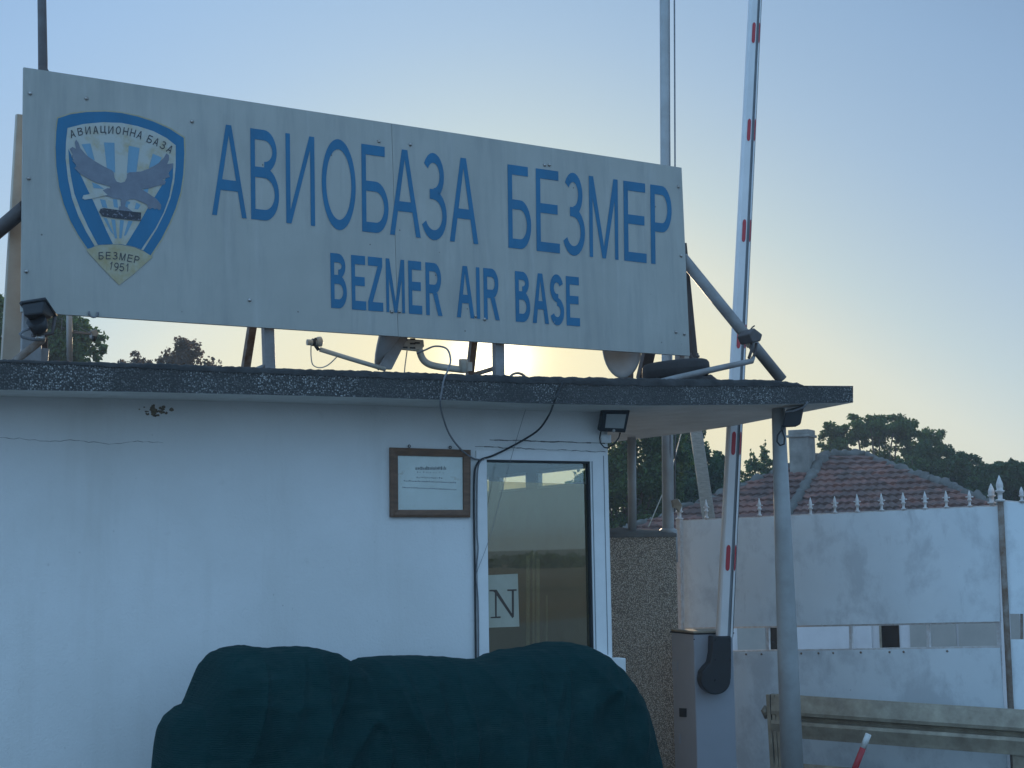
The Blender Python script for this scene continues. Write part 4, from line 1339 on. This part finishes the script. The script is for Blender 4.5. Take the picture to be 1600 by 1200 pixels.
def tyre():
    o = FOFF - .45
    c = wp(1056, 579, o)
    mb = MB(); R, r = .19, .075
    rows = []
    for i in range(33):
        a = 2 * math.pi * i / 32
        rows.append([c + (E * math.cos(a) + NB * math.sin(a)) * (R + r * math.copysign(abs(math.cos(b)) ** .6, math.cos(b))) + Z * (r * .95 * math.copysign(abs(math.sin(b)) ** .6, math.sin(b)) + .02 * math.cos(a)) for b in [2 * math.pi * k / 14 for k in range(15)]])
    mb.grid(rows)
    tag(fixn(mb.build("tyre", M['tyre'])), "small old dark tyre lying flat on the roof under the right end of the sign", "tyre")
    mb = MB()
    rows = []
    for i in range(22):
        px = 1072 + i * 2.4; row = []
        h = 12 * math.exp(-((px - 1092) / 9) ** 2) + 9 * math.exp(-((px - 1110) / 8) ** 2) + 4 * math.exp(-((px - 1078) / 6) ** 2)
        for j in range(7):
            a = math.pi * j / 6
            row.append(wp(px, 594 - h * math.sin(a) - .8 * noise.noise(Vector((px * .3, j, 0))), o + .12 - .16 * math.cos(a) + .02))
        rows.append(row)
    mb.grid(rows)
    tag(mb.build("rag", M['rag']), "dark crumpled rag on the roof beside the tyre", "rag")


tyre()


def flagpoles():
    d = 13.9
    top = atd(1037.5, -60, d * 1.06); bot = atd(1044, 832, d)
    t = thing("flagpole", (bot.x, bot.y, 0), "tall grey flagpole with two halyards rising behind the right end of the sign", "flagpole")
    mb = MB(); g = Vector((bot.x, bot.y, 0)); mb.tube([g, bot, bot.lerp(top, .5), top], [.065, .055, .052, .046], 14); part(mb, "pole", M['steelpost'], t)
    for x0, x1 in ((1045.5, 1048), (1053.5, 1056)):
        mb = MB(); mb.tube([atd(x0, -60, d * 1.06), atd(x1, 600, d * 1.01), atd(x1 - 2, 800, d)], .0055 if x0 < 1050 else .008, 6); part(mb, "halyard", M['cable'], t)
    mb = MB(); mb.lathe(bot + Z * .02, Z, [(-.3, .085), (0, .085), (.02, .06)], 14); part(mb, "pole_base", M['steelpost'], t)
    mb = MB(); c = atd(1056, 788, d - .1); mb.prism([atd(1051, 782, d - .1), atd(1059, 779, d - .1), atd(1066, 790, d - .1), atd(1062, 800, d - .1), atd(1058, 794, d - .1), atd(1053, 793, d - .1)], NB * .03); part(mb, "cleat", M['galv'], t)
    p0 = sp(67, 95, -.35); d2 = (p0 - CAM).dot(F0)
    a = atd(64.5, -60, d2 * 1.03); b = sp(66, 569, -.35)
    t = thing("flagpole", b, "short view of a dark pole rising behind the left corner of the sign", "flagpole")
    mb = MB(); mb.tube([b, p0, a], [.034, .031, .028], 12); part(mb, "pole", M['darksteel'], t)
    mb = MB(); mb.prism([sp(60, 110, -.30), sp(76, 113, -.30), sp(70, 104, -.30), sp(61, 103, -.30)], SN * .02); part(mb, "clamp", M['darksteel'], t)


flagpoles()


def camera_pole():
    o = FOFF - 1.3
    P = lambda x, y, k=0: wp(x, y, o + k)
    t = thing("camera_mast", P(109, 575), "thin pale mast with a side arm and small camera below the crest on the sign", "camera mast")
    mb = MB(); mb.tube([P(109, 575), P(108, 470)], .02, 10); part(mb, "mast", M['steelpost'], t)
    mb = MB(); mb.tube([P(109, 519), P(142, 522)], .007, 6); mb.tube([P(109, 516), P(130, 519), P(142, 521)], .004, 6); part(mb, "arm", M['steel'], t)
    mb = MB(); mb.prism([P(141, 517), P(150, 514), P(154, 520), P(152, 525), P(145, 527), P(144, 522)], NB * .1); part(mb, "camera_head", M['steelpost'], t, .005)
    mb = MB(); mb.tube([P(148, 526), P(146, 533)], [.02, .012], 8); part(mb, "lens_hood", M['dark'], t)
    mb = MB(); mb.tube(smooth([P(120, 506), P(126, 512), P(135, 517), P(143, 519)]), .003, 6); part(mb, "lead", M['cable'], t)
    q = sp(146, 489, .01); mb = MB()
    mb.tube([q + SE * .028 * math.cos(a) + SU * .028 * math.sin(a) for a in [math.pi * .9 + k * math.pi * 1.2 / 12 for k in range(13)]], .007, 6)
    tag(mb.build("cable_loop", M['cable']), "small dark loop of cable hanging from the bottom edge of the sign", "cable")


camera_pole()


# ------------------------------------------------------------------ boundary wall, poles, utility pole
def pebble_wall():
    t = thing("pebbled_wall", atd(1005, 900, 13.5).xy.to_3d(), "brown pebbledash wall section right of the window and left of the barrier", "wall")
    a = atd(938, 838, 13.5); b = atd(1056.5, 836, 13.75)
    a.z = 0; b.z = 0
    zt = atd(1000, 836, 13.5).z
    dirv = (b - a).normalized(); nb = Vector((-dirv.y, dirv.x, 0))
    mb = MB(); mb.box(a, b - a, nb * .42, Z * zt); part(mb, "wall_body", M['pebblewall'], t, .01)
    mb = MB()
    rows = []
    for i in range(15):
        f = i / 14; p = a.lerp(b, f) + Z * zt
        rows.append([p - nb * .012 - Z * .02, p - nb * .01 + Z * (.01 + .01 * noise.noise(Vector((i * .6, 0, 0)))), p + nb * .2 + Z * (.075 + .02 * noise.noise(Vector((i * .7, 3, 0))) - .05 * abs(f - .35)), p + nb * .43 + Z * .02])
    mb.grid(rows); part(mb, "coping", M['mortar'], t)
    # steel pole carrying the roof corner
    p0 = atd(988, 830, 13.75); p1 = atd(987, 690, 13.75); p1 = p0 + (p1 - p0) * ((3.16 - p0.z) / (p1.z - p0.z))
    p0.z = zt + .02
    mb = MB(); mb.tube([p0, p1], .04, 14)
    tag(mb.build("steel_pole", M['steelpost']), "pale steel pole standing on the pebbledash wall under the roof corner", "pole")
    u = 24
    a = atd(1106, 800, u); d2 = (a - atd(1086, 660, u)); top = atd(1054, 440, u)
    base = a + d2 * (a.z / -d2.z) if d2.z < 0 else a
    mb = MB(); mb.tube([base, a, top], [.12, .105, .09], 12)
    tag(mb.build("utility_pole", M['polewood']), "leaning weathered wooden pole in front of the dark trees", "utility pole")
    mb = MB(); mb.tube([atd(1074, 640, 22), atd(1047, 745, 21), atd(1013, 824, 20)], .008, 6)
    tag(mb.build("guy_wire", M['galv']), "thin taut guy wire slanting down left of the leaning pole", "wire")


pebble_wall()


# ------------------------------------------------------------------ gate
def spear(mb, p, h, r, up=Z):
    mb.lathe(p, up, [(0, r * .45), (h * .08, r * .45), (h * .1, r * .8), (h * .16, r * .8), (h * .18, r * .4), (h * .38, r * .42), (h * .42, r * .75), (h * .47, r * .8), (h * .5, r * .5), (h * .6, r * .62), (h * .72, r * .55), (h, .002)], 8)


def gate():
    GL = atd(1062, 812, 14.5); GR = atd(1562, 790, 12.2)
    GL0 = GL.copy(); GL0.z = 0; dirv = (GR - GL); dirv.z = 0; dirv.normalize(); nb = Vector((-dirv.y, dirv.x, 0))
    P = lambda px, py, o=0.0: hit(px, py, GL0 - nb * o, nb)
    g = "white sheet metal gate leaves with spear tips"
    t = thing("gate_leaf", GL0, "wide white sheet metal gate leaf with a see-through gap and a row of spear tips", "gate", g)
    for nm, q in (("upper_panel", [(1065, 814), (1561, 791), (1563, 971), (1062, 981)]), ("lower_panel", [(1064, 1020), (1563, 1012), (1577, 1242), (1069, 1205)])):
        A = [P(*x) for x in q]; n = 34; m = 12; rows = []
        for j in range(m + 1):
            row = []
            for i in range(n + 1):
                p = A[0].lerp(A[1], i / n).lerp(A[3].lerp(A[2], i / n), j / m)
                p = p - nb * (.006 * noise.noise(Vector((i * .35, j * .5, 2 if nm[0] == 'u' else 7))))
                row.append(p)
            rows.append(row)
        mb = MB(); mb.grid(rows); o = mb.build(nm, M['gate'], t); sm = o.modifiers.new("s", 'SOLIDIFY'); sm.thickness = .006; sm.use_rim = False
    for xt, xb in ((1200, 1201.5), (1330, 1331), (1451, 1452), (1559, 1563)):
        A = P(xt, 900, -.03); B = P(xb, 1060, -.03); A.z += .3; mb = MB(); mb.beam(A, B, dirv * .028, nb * .028); part(mb, "bar", M['finial'], t)
    mb = MB()
    for a, b in (((1065, 981), (1563, 971)), ((1064, 1020), (1563, 1012)), ((1065, 815), (1561, 792))):
        A = P(a[0], a[1], -.035); B = P(b[0], b[1], -.035); mb.beam(A, B, Z * .03, nb * .03)
    part(mb, "rail", M['finial'], t)
    A = P(1061.5, 812, .02); B = P(1069, 1320, .02); mb = MB(); mb.beam(A, B, dirv * .05, nb * .05); part(mb, "gate_post", M['finial'], t)
    mb = MB(); spear(mb, A - Z * .02, .22, .05); part(mb, "finial", M['finial'], t)
    for px in (1166, 1190, 1236, 1252, 1279, 1302, 1345, 1390, 1412, 1480):
        mb = MB(); mb.lathe(P(px, 1024 - (px - 1064) * .016, .006), nb * -1, [(0, .011), (.006, .009), (.008, .003)], 8); part(mb, "rivet", M['rusty'], t)
    # row of spears
    for px, yb, yt in ((1104, 811, 780), (1187, 807, 778), (1267, 806, 777), (1305, 802.5, 775), (1340, 801, 772), (1378, 799, 770.5), (1412, 797, 769), (1446, 796, 767.5), (1479, 794, 766.5), (1515.5, 791.5, 766)):
        a = P(px, yb + 2, -.012); h = (P(px, yt, -.012) - a).length; mb = MB()
        spear(mb, a, h, .027); mb.tube([a + Z * h * .62 - dirv * .034, a + Z * h * .62 + dirv * .034], .006, 6)
        part(mb, "finial", M['finial'], t)
    A = P(1550, 790, .0); mb = MB(); spear(mb, A, .185, .046); part(mb, "finial", M['finial'], t)
    # right post and second leaf turned slightly
    B2 = P(1562.5, 782, .03)
    t2 = thing("gate_leaf", Vector((B2.x, B2.y, 0)), "second white gate leaf cut by the right edge of the photo behind the rusty post", "gate", g)
    A = P(1563, 782, .03); B = P(1590, 1320, .03)
    mb = MB(); mb.tube([A, A.lerp(B, .4), B], .026, 8); part(mb, "gate_post", M['rusty'], t2)
    mb = MB(); spear(mb, A - Z * .03, .24, .05); part(mb, "finial", M['finial'], t2)
    R0_ = P(1568, 784, .0); dv2 = (dirv * .93 + Vector((0, -1, 0)) * -.10); dv2 = Vector((.985, -.17, 0)).normalized()
    n2 = Vector((-dv2.y, dv2.x, 0))
    Q = lambda px, py, o=0.0: hit(px, py, Vector((R0_.x, R0_.y, 0)) - n2 * o, n2)
    for nm, q in (("upper_panel", [(1567, 783), (1760, 800), (1760, 960), (1574, 959)]), ("lower_panel", [(1577, 999), (1760, 999), (1760, 1320), (1590, 1320)])):
        mb = MB(); mb.prism([Q(*x) for x in q], n2 * .005); part(mb, nm, M['gate'], t2)
    mb = MB(); A = Q(1597, 786); spear(mb, A, .135, .032); part(mb, "finial", M['finial'], t2)
    mb = MB(); mb.beam(Q(1567, 784, -.03), Q(1760, 801, -.03), Z * .03, n2 * .03); part(mb, "rail", M['finial'], t2)
    mb = MB(); mb.beam(Q(1596, 940, -.03), Q(1597, 1020, -.03), dv2 * .02, n2 * .02); part(mb, "bar", M['rusty'], t2)


gate()


# ------------------------------------------------------------------ house and annex behind
def house():
    N = atd(1216, 833, 36); zE = N.z
    ap = atd(1290, 712, 40); R1 = ap
    r2 = atd(1352, 714, 40); R2 = CAM + ray(1352, 714) * ((R1.z - CAM.z) / ray(1352, 714).z)
    hz = lambda px, py: CAM + ray(px, py) * ((zE - CAM.z) / ray(px, py).z)
    L = atd(958, 838, 38.2); L.z = zE
    RR = hz(1640, 822.5)
    bk = L + (RR - N) + Vector((0, 4, 0)); bk.z = zE
    t = thing("tiled_house", Vector(((L.x + RR.x) / 2, N.y + 3, 0)), "low house with hipped red clay tile roof and grey chimney behind the gate", "house")
    roof = MB()

    def face(a, b, tb, ta, courses):
        """a,b eave ends; ta,tb top ends"""
        up = ((ta + tb) / 2 - (a + b) / 2); nrm = (b - a).cross(up).normalized()
        if nrm.z < 0: nrm = -nrm
        ld_ = (b - a).length; et = (b - a).normalized()
        for c in range(courses):
            v0 = c / courses; v1 = (c + 1.12) / courses; v1 = min(v1, 1.0)
            l0, r0 = a.lerp(ta, v0), b.lerp(tb, v0); l1, r1 = a.lerp(ta, v1), b.lerp(tb, v1)
            n = max(8, int((r0 - l0).length / .055)); row0, row1, rowu = [], [], []
            jit = rnd.uniform(-.03, .03)
            for i in range(n + 1):
                f = i / n; p0 = l0.lerp(r0, f); p1 = l1.lerp(r1, f)
                s = (p0 - a).dot(et); s1 = (p1 - a).dot(et)
                wv = lambda q: .034 * abs(math.sin((q + jit) * math.pi / .21)) * 1.5 + .012 * noise.noise(Vector((q * 1.5, c * 3.1, 0)))
                row0.append(p0 + nrm * (.075 + wv(s))); row1.append(p1 + nrm * (.012 + wv(s1))); rowu.append(p0 + nrm * .0)
            roof.grid([rowu, row0, row1], 0, False)
    face(N, RR, R2, R1, 13)
    face(L, N, R1, R1, 13)
    roof.poly([RR, bk, R2]); roof.poly([bk, L, R1, R2])
    rf = roof.build("roof", M['tile'], t)
    mb = MB()

    def cap(a, b, r):
        n = int((b - a).length / .06); pts = []
        for i in range(n + 1):
            p = a.lerp(b, i / n) + Z * (.03 + .09 * noise.noise(Vector((i * .37, a.x, 0))) + .04 * noise.noise(Vector((i * 1.3, a.x, 4))))
            pts.append(p)
        mb.tube(pts, [r * (.9 + .35 * noise.noise(Vector((i * .5, 5, b.x))) + .25 * noise.noise(Vector((i * 1.7, 9, b.x)))) for i in range(n + 1)], 8)
    cap(N + (N - R1) * .0, R1, .17); cap(RR, R2, .12); cap(R1, R2, .14); cap(L, R1, .11)
    for v in mb.v:
        q = v.copy(); v += Vector((noise.noise(q * 3.1), noise.noise(q * 3.1 + Vector((7, 1, 2))), noise.noise(q * 3.1 + Vector((1, 9, 4))))) * .07
    part(mb, "ridge_cap", M['mortar'], rf)
    mb = MB(); c0 = (L + RR) / 2
    ins = lambda p: p.lerp(Vector((c0.x, c0.y + 1, 0)), .07)
    q = [ins(L), ins(N), ins(RR), ins(bk)]
    for k in range(4):
        a, b = Vector(q[k]), Vector(q[(k + 1) % 4]); a.z = 0; b.z = 0
        mb.poly([a, b, b + Z * (zE + .05), a + Z * (zE + .05)])
    part(mb, "wall", M['housewall'], t)
    # chimney
    dc = 39.3
    P = lambda x, y: atd(x, y, dc)
    bl = P(1233, 770); br = P(1279.5, 770); w_ = (br - bl).length; hgt = P(1256, 683).z - bl.z
    ex = Vector((.86, -.5, 0)); ey = Vector((.5, .86, 0))
    c = P(1256, 770)
    s = w_ / 1.36
    def sq(z0, z1, k):
        mb.box(c - ex * s * k / 2 - ey * s * k / 2 + Z * z0, ex * s * k, ey * s * k, Z * (z1 - z0))
    mb = MB(); sq(-.6, hgt, .94); sq(hgt, hgt + .07, 1.10); sq(hgt + .07, P(1256, 671).z - bl.z, .97)
    part(mb, "chimney", M['chimney'], rf, .015)


house()


def annex():
    d = 19.0
    a = atd(1130, 990, 19.5); b = atd(1640, 985, 17.6); a.z = 0; b.z = 0
    dirv = (b - a).normalized(); nb = Vector((-dirv.y, dirv.x, 0))
    t = thing("outbuilding", (a + b) / 2, "low pale outbuilding glimpsed through the gap of the gate leaf", "outbuilding")
    P = lambda px, o=0.0: hit(px, 995, a - nb * o, nb)
    H = 2.06

    def seg(name, x0, x1, mat, o, parent=t, z0=0.0, z1=H):
        A = P(x0, o); B = P(x1, o); A.z = z0; B.z = z0; mb = MB()
        mb.box(A, B - A, nb * (.3 + o), Z * (z1 - z0)); return part(mb, name, mat, parent)
    wl = seg("wall", 1100, 1700, M['whitewall'], 0.0)
    for x0, x1 in ((1152, 1196), (1422, 1452), (1455, 1494), (1498, 1557), (1580, 1594)):
        seg("wall_panel", x0, x1, M['beigewall'], .02, wl, .1, 2.0)
    seg("wall_panel", 1338, 1362, M['whitewall'], .03, wl, .1, 2.0)
    for x0, x1 in ((1204, 1222), (1378, 1405)):
        w_ = seg("window", x0, x1, M['darkglass'], .012, t, .5, 1.95)
        seg("window_frame", x0 - 4, x0 - .5, M['galv'], .025, w_, .48, 1.97)
    mb = MB(); A = a - dirv * .5 - nb * .1; mb.box(A + Z * H, (b - a) + dirv, nb * 2.2, Z * .05); part(mb, "roof", M['felt'], t)
    mb = MB(); mb.box(a + nb * .3 + Z * 0, (b - a), nb * 1.6, Z * H); part(mb, "body", M['beigewall'], t)


annex()


# ------------------------------------------------------------------ barrier
def barrier():
    d = 12.9
    fl = atd(1083.5, 990, d); fl.z = 0
    yaw = math.radians(20)
    ex = Vector((math.cos(-yaw * .45), math.sin(-yaw * .45), 0))           # along the front face
    ex = Vector((math.cos(math.radians(6)), math.sin(math.radians(6)) * 1.0, 0))
    fr = hit(1145, 990, fl, Vector((-ex.y, ex.x, 0))); wdt = (fr - fl).dot(ex)
    ey = Vector((-math.sin(math.radians(22)), math.cos(math.radians(22)), 0))
    bl_ = hit(1050, 990, fl, ex.cross(Z)) ; lat = ((atd(1050, 990, d + .4) - fl)).dot(ex)
    # depth so that the side face spans to x=1050
    k = None
    for i in range(200):
        s = .1 + i * .01; p = fl + ey * s; p.z = 1.0
        q = p - CAM; X = 800 + FPX * q.dot(RT) / q.dot(F0)
        if X <= 1051.5: k = s; break
    k = k or .5
    zt = atd(1115, 990, d).z
    t = thing("barrier_gate", fl + ex * wdt / 2 + ey * k / 2, "road barrier with a grey cabinet and a raised white arm with red reflectors", "barrier")
    mb = MB(); mb.box(fl, ex * wdt, ey * k, Z * zt); cab = part(mb, "cabinet", M['boxpaint'], t, .008)
    mb = MB(); mb.box(fl - ex * .008 - ey * .008 + Z * (zt - .006), ex * (wdt + .016), ey * (k + .016), Z * .012); part(mb, "lid_seal", M['rubber'], cab)
    mb = MB(); mb.box(fl - ex * .004 - ey * .004 + Z * (zt + .006), ex * (wdt + .008), ey * (k + .008), Z * .018); part(mb, "lid", M['galv'], cab, .004)
    # lock and plates on the side face
    nx = -(ex.dot(Z.cross(ey)) and Z.cross(ey).normalized()); nx = ey.cross(Z).normalized()
    if nx.dot(ex) > 0: nx = -nx
    S_ = lambda px, py, o: hit(px, py, fl + nx * o, nx)
    def plate(name, q, mat, o, th):
        mb = MB(); mb.prism([S_(x, y, o) for x, y in q], -nx * th); part(mb, name, mat, cab)
    plate("lock", [(1061, 1106.5), (1071, 1107), (1071, 1120.5), (1061.5, 1120)], M['dark'], .012, .011)
    plate("hinge", [(1049.8, 1034), (1058, 1034), (1058, 1049), (1050.5, 1049)], M['boxpaint'], .008, .007)
    plate("hinge", [(1053.5, 1146), (1062, 1147), (1062, 1162), (1053.5, 1162)], M['boxpaint'], .008, .007)
    ny = Vector((ex.y, -ex.x, 0))                                        # front normal, towards camera
    if ny.dot(CAM - fl) < 0: ny = -ny
    Fp = lambda px, py, o=0.0: hit(px, py, fl + ny * o, ny)
    for sx in (1084.5, 1140):
        mb = MB(); mb.lathe(Fp(sx, 999, 0), ny, [(0, .006), (.005, .006), (.006, .002)], 8); part(mb, "screw", M['dark'], cab)
    # arm bracket
    pts = [(1113, 994), (1142.5, 993.5), (1143, 1020), (1142.5, 1060)]
    c0 = (1118.5, 1062); r = 23.5
    pts += [(c0[0] + r * math.cos(a), c0[1] + r * math.sin(a)) for a in [math.radians(-2 + i * 10) for i in range(21)]]
    pts += [(1096, 1051), (1102, 1043), (1109, 1036), (1112, 1020)]
    mb = MB(); mb.prism([Fp(x, y, .16) for x, y in pts], -ny * .158); hub = part(mb, "arm_bracket", M['dark'], t, .012)
    for (x, y) in ((1118, 1000), (1140, 1001), (1117.5, 1031), (1140.5, 1031), (1117, 1063)):
        mb = MB(); mb.lathe(Fp(x, y, .158), ny, [(0, .010), (.004, .010), (.006, .004)], 8); part(mb, "bolt", M['rubber'], hub)
    # arm: extruded oval profile with groove, white front, dark rubber right edge
    o0, dth = .15, .09
    lb, rb = Fp(1121, 996, o0), Fp(1147, 996, o0)
    ltop, rtop = Fp(1172.5, -120 + 116, o0), Fp(1192, -4, o0)
    la = lb + (ltop - lb) * 1.5; ra = rb + (rtop - rb) * 1.46
    la = ltop + (ltop - lb) * .35; ra = rtop + (rtop - rb) * .35
    prof = [(0.0, .35, 0), (.06, .12, 0), (.16, 0, 0), (.60, 0, 0), (.63, .16, 1), (.76, .16, 1), (.79, .02, 0), (.92, .10, 2), (1.0, .35, 2), (1.0, .8, 2), (.85, 1, 0), (.12, 1, 0), (0, .75, 0)]
    mb = MB(); nseg = 14; rows = []
    for j in range(nseg + 1):
        A = lb.lerp(la, j / nseg); B = rb.lerp(ra, j / nseg)
        rows.append([A.lerp(B, u) - ny * dth * v for u, v, _ in prof])
    b = len(mb.v); n = len(prof)
    for rr in rows: mb.v += rr
    for j in range(nseg):
        for i in range(n):
            i2 = (i + 1) % n
            mb.f.append([b + j * n + i, b + j * n + i2, b + (j + 1) * n + i2, b + (j + 1) * n + i]); mb.m.append({0: 0, 1: 1, 2: 2}[prof[i2][2] if prof[i2][2] == 1 else (prof[i][2])]); mb.sm.append(False)
    mb.f.append([b + nseg * n + i for i in range(n)]); mb.m.append(0); mb.sm.append(False)
    arm = part(mb, "arm", [M['armwhite'], M['armgrey'], M['rubber']], t)
    # reflectors: rounded strips on the face and the right bevel
    for (xc, ya, yb) in ((1177, 37, 71), (1168, 194, 230), (1158, 355, 391), (1150, 520, 558), (1141, 686, 722), (1132, 858, 897)):
        for side in (0, 1):
            f0 = (yb - 996) / (-4 - 996.0); f1 = (ya - 996) / (-4 - 996.0)
            u0, u1 = ((.27, .53) if side == 0 else (.80, .905))
            def pt(u, f):
                A = lb.lerp(ltop, f); B = rb.lerp(rtop, f)
                v = 0.0 if side == 0 else .02 + (u - .79) / .13 * .08
                return A.lerp(B, u) + ny * (.0025 if side == 0 else .003) - ny * dth * v
            out = []
            df = (f1 - f0); um = (u0 + u1) / 2; hw = (u1 - u0) / 2
            for k in range(9):
                a = math.pi * k / 8; out.append(pt(um + hw * math.cos(a), f1 - df * .14 + df * .14 * math.sin(a)))
            for k in range(9):
                a = math.pi + math.pi * k / 8; out.append(pt(um + hw * math.cos(a), f0 + df * .14 + df * .14 * math.sin(a)))
            mb = MB(); mb.poly(out); rf = part(mb, "reflector", M['red'], arm)


barrier()


# ------------------------------------------------------------------ guard rail and striped pole
def guardrail():
    d0, d1 = 12.6, 11.4
    A = atd(1232, 1086, d0); B = atd(1640, 1112, d1)
    A0 = Vector((A.x, A.y, 0)); dirv = Vector((B.x - A.x, B.y - A.y, 0)).normalized(); nb = Vector((-dirv.y, dirv.x, 0))
    t = thing("guard_rail", A0, "galvanised corrugated guard rail with end post in front of the gate", "guard rail")
    P = lambda px, py, o=0.0: hit(px, py, A0 - nb * o, nb)
    prof = [(0.0, -.02), (.0, .035), (.05, .04), (.10, .045), (.40, .07), (.47, .065), (.50, .012), (.56, .0), (.60, .012), (.63, .07), (.70, .075), (.93, .045), (1.0, .04), (1.0, -.02)]
    for y0a, y0b, y1a, y1b in ((1086, 1112, 1152, 1183), (1192, 1226, 1258, 1297)):
        rows = []
        for f, o in prof:
            row = []
            for i in range(25):
                k = i / 24; px = 1205 + (1660 - 1205) * k
                ya = y0a + (y0b - y0a) * ((px - 1232) / 408); yb = y1a + (y1b - y1a) * ((px - 1232) / 408)
                row.append(P(px, ya + (yb - ya) * f, o + .004 * noise.noise(Vector((i * .8, f * 5, y0a)))))
            rows.append(row)
        mb = MB(); mb.grid(rows, 0, False); o = mb.build("beam", M['galv'], t); s = o.modifiers.new("s", 'SOLIDIFY'); s.thickness = .004; s.use_rim = False
    a = P(1207, 1085, .03); b = P(1222, 1330, .03)
    mb = MB()
    w1 = (P(1222, 1100) - P(1200, 1100)).length
    for off, ww in ((-.035, .035), (0.01, .03), (.05, .04)):
        mb.beam(a + dirv * off + nb * (.0 if off else .02), b + dirv * off + nb * (.0 if off else .02), dirv * ww, nb * .05)
    part(mb, "end_post", M['galv'], t, .003)
    mb = MB(); mb.tube([P(1197, 1104, .0), P(1195, 1110, .02), P(1198, 1122, .0)], [.02, .035, .02], 8); part(mb, "bolt", M['galv'], t)
    a = P(1596, 1178, -.06); b = P(1606, 1330, -.06); mb = MB(); mb.beam(a + Z * .3, b, dirv * .12, nb * .1); part(mb, "post", M['galv'], t)
    p1 = atd(1357, 1147, 10.6); p2 = atd(1340, 1190, 10.6); v = (p2 - p1).normalized()
    t = thing("striped_pole", p1 + v * .9, "slanted red and white striped pole below the guard rail", "pole")
    cuts = [0, .105, .36, .62, .9]
    for k in range(4):
        mb = MB(); mb.tube([p1 + v * cuts[k], p1 + v * cuts[k + 1]], .022, 12); part(mb, "band", M['whitepaint'] if k % 2 == 0 else M['redpaint'], t)


guardrail()


# ------------------------------------------------------------------ covered heap in front
def tarp():
    off = 1.05
    sil = [(236, 1215), (243, 1165), (249, 1132), (262, 1116), (280, 1105), (300, 1098), (309, 1080), (318, 1058), (328, 1034), (340, 1020), (356, 1012), (380, 1008.5), (402, 1011), (425, 1014), (448, 1010.5), (470, 1010), (495, 1013), (520, 1020), (536, 1031), (547, 1041), (553, 1043), (560, 1037), (572, 1029), (600, 1026), (640, 1024.5), (690, 1026), (730, 1030), (760, 1030), (775, 1022), (795, 1016), (815, 1013), (835, 1011), (850, 1006), (865, 1003.5), (885, 1003.5), (905, 1008), (925, 1019), (945, 1037), (962, 1055), (985, 1073), (1003, 1095), (1018, 1120), (1026, 1150), (1029, 1190), (1030, 1230)]
    sil = [(x - 27 * max(0, (x - 940) / 90) + 8 * max(0, (300 - x) / 64), y) for x, y in sil]
    us = [wuv(x, y, off) for x, y in sil]
    u0, u1 = us[0][0] - .02, us[-1][0] + .02
    U = [u for u, z in us]; H = [z for u, z in us]
    N = 420; K = 110
    rows = []
    for i in range(N + 1):
        f = i / N
        f2 = .5 - .5 * math.cos(math.pi * f) if False else f
        u = u0 + (u1 - u0) * f2
        h = float(np.interp(u, U, H))
        e = min(1, (u - u0) / .38); e2 = min(1, (u1 - u) / .42); e = max(0.0, min(e, e2))
        dep = .50 * math.sqrt(max(0, 1 - (1 - e) ** 2)) + .02
        row = []
        for k in range(K + 1):
            a = math.pi * k / K
            ca, sa = math.cos(a), math.sin(a)
            y = math.copysign(abs(ca) ** .62, ca); zz = abs(sa) ** .42
            yy = dep * y * (1 + .10 * (1 - zz))
            row.append((u, -off + yy, h * zz))
        rows.append(row)
    R = []
    for i, row in enumerate(rows):
        out = []
        for k, (u, y, z) in enumerate(row):
            front = max(0, (-(y + off)) / .5)
            # sag folds: long drapes falling from the high points, and small creases
            n1 = noise.noise(Vector((u * 2.1 + z * .5, z * 1.1, 3.3)))
            n2 = noise.noise(Vector((u * 6.0 - z * 2.2, z * 2.6 + u, 8.8)))
            n3 = noise.noise(Vector((u * 17, z * 13, y * 17)))
            hl = 1 - abs(((u * 1.3 + z * 2.4 + .35 * n1) % .9) / .45 - 1)
            rd = (1 - min(1, abs(noise.noise(Vector((u * 1.7 + .25 * z, z * .9 - u * .35, 21.0)))) * 3.2)) ** 2
            rd2 = (1 - min(1, abs(noise.noise(Vector((u * 4.5 - z * 1.5, z * 1.6 + u * 1.1, 33.0)))) * 3.0)) ** 2.6
            rd3 = (1 - min(1, abs(noise.noise(Vector((u * 3.0, z * 9.0 + .8 * noise.noise(Vector((u * 2, z, 1))), 5.0)))) * 3.0)) ** 2
            dsp = .07 * n1 + .035 * n2 + .007 * n3 + .055 * rd + .032 * rd2 + .012 * rd3
            out.append(W(u, y - dsp * front, z + .006 * n3))
        R.append(out)
    mb = MB(); mb.grid(R)
    o = fixn(mb.build("covered_sandbag_heap", M['tarp']))
    tag(o, "waist high sandbag heap covered by dark green netting in front of the gatehouse window", "covered heap")


tarp()


# ------------------------------------------------------------------ haze between the camera and the far trees
def haze():
    m = bpy.data.materials.new("evening haze"); m.use_nodes = True
    t = m.node_tree; t.nodes.clear()
    v = t.nodes.new("ShaderNodeVolumePrincipled"); o = t.nodes.new("ShaderNodeOutputMaterial")
    v.inputs["Color"].default_value = (0.80, 0.88, 0.92, 1); v.inputs["Density"].default_value = HAZE; v.inputs["Anisotropy"].default_value = 0.0
    t.links.new(v.outputs[0], o.inputs["Volume"])
    mb = MB(); mb.box(Vector((-760, -760, -1.5)), Vector((1520, 0, 0)), Vector((0, 1520, 0)), Vector((0, 0, 11.5)))
    o = fixn(mb.build("haze", m)); o['kind'] = 'stuff'
    o.display_type = 'WIRE'


HAZE = 0.0018
haze()
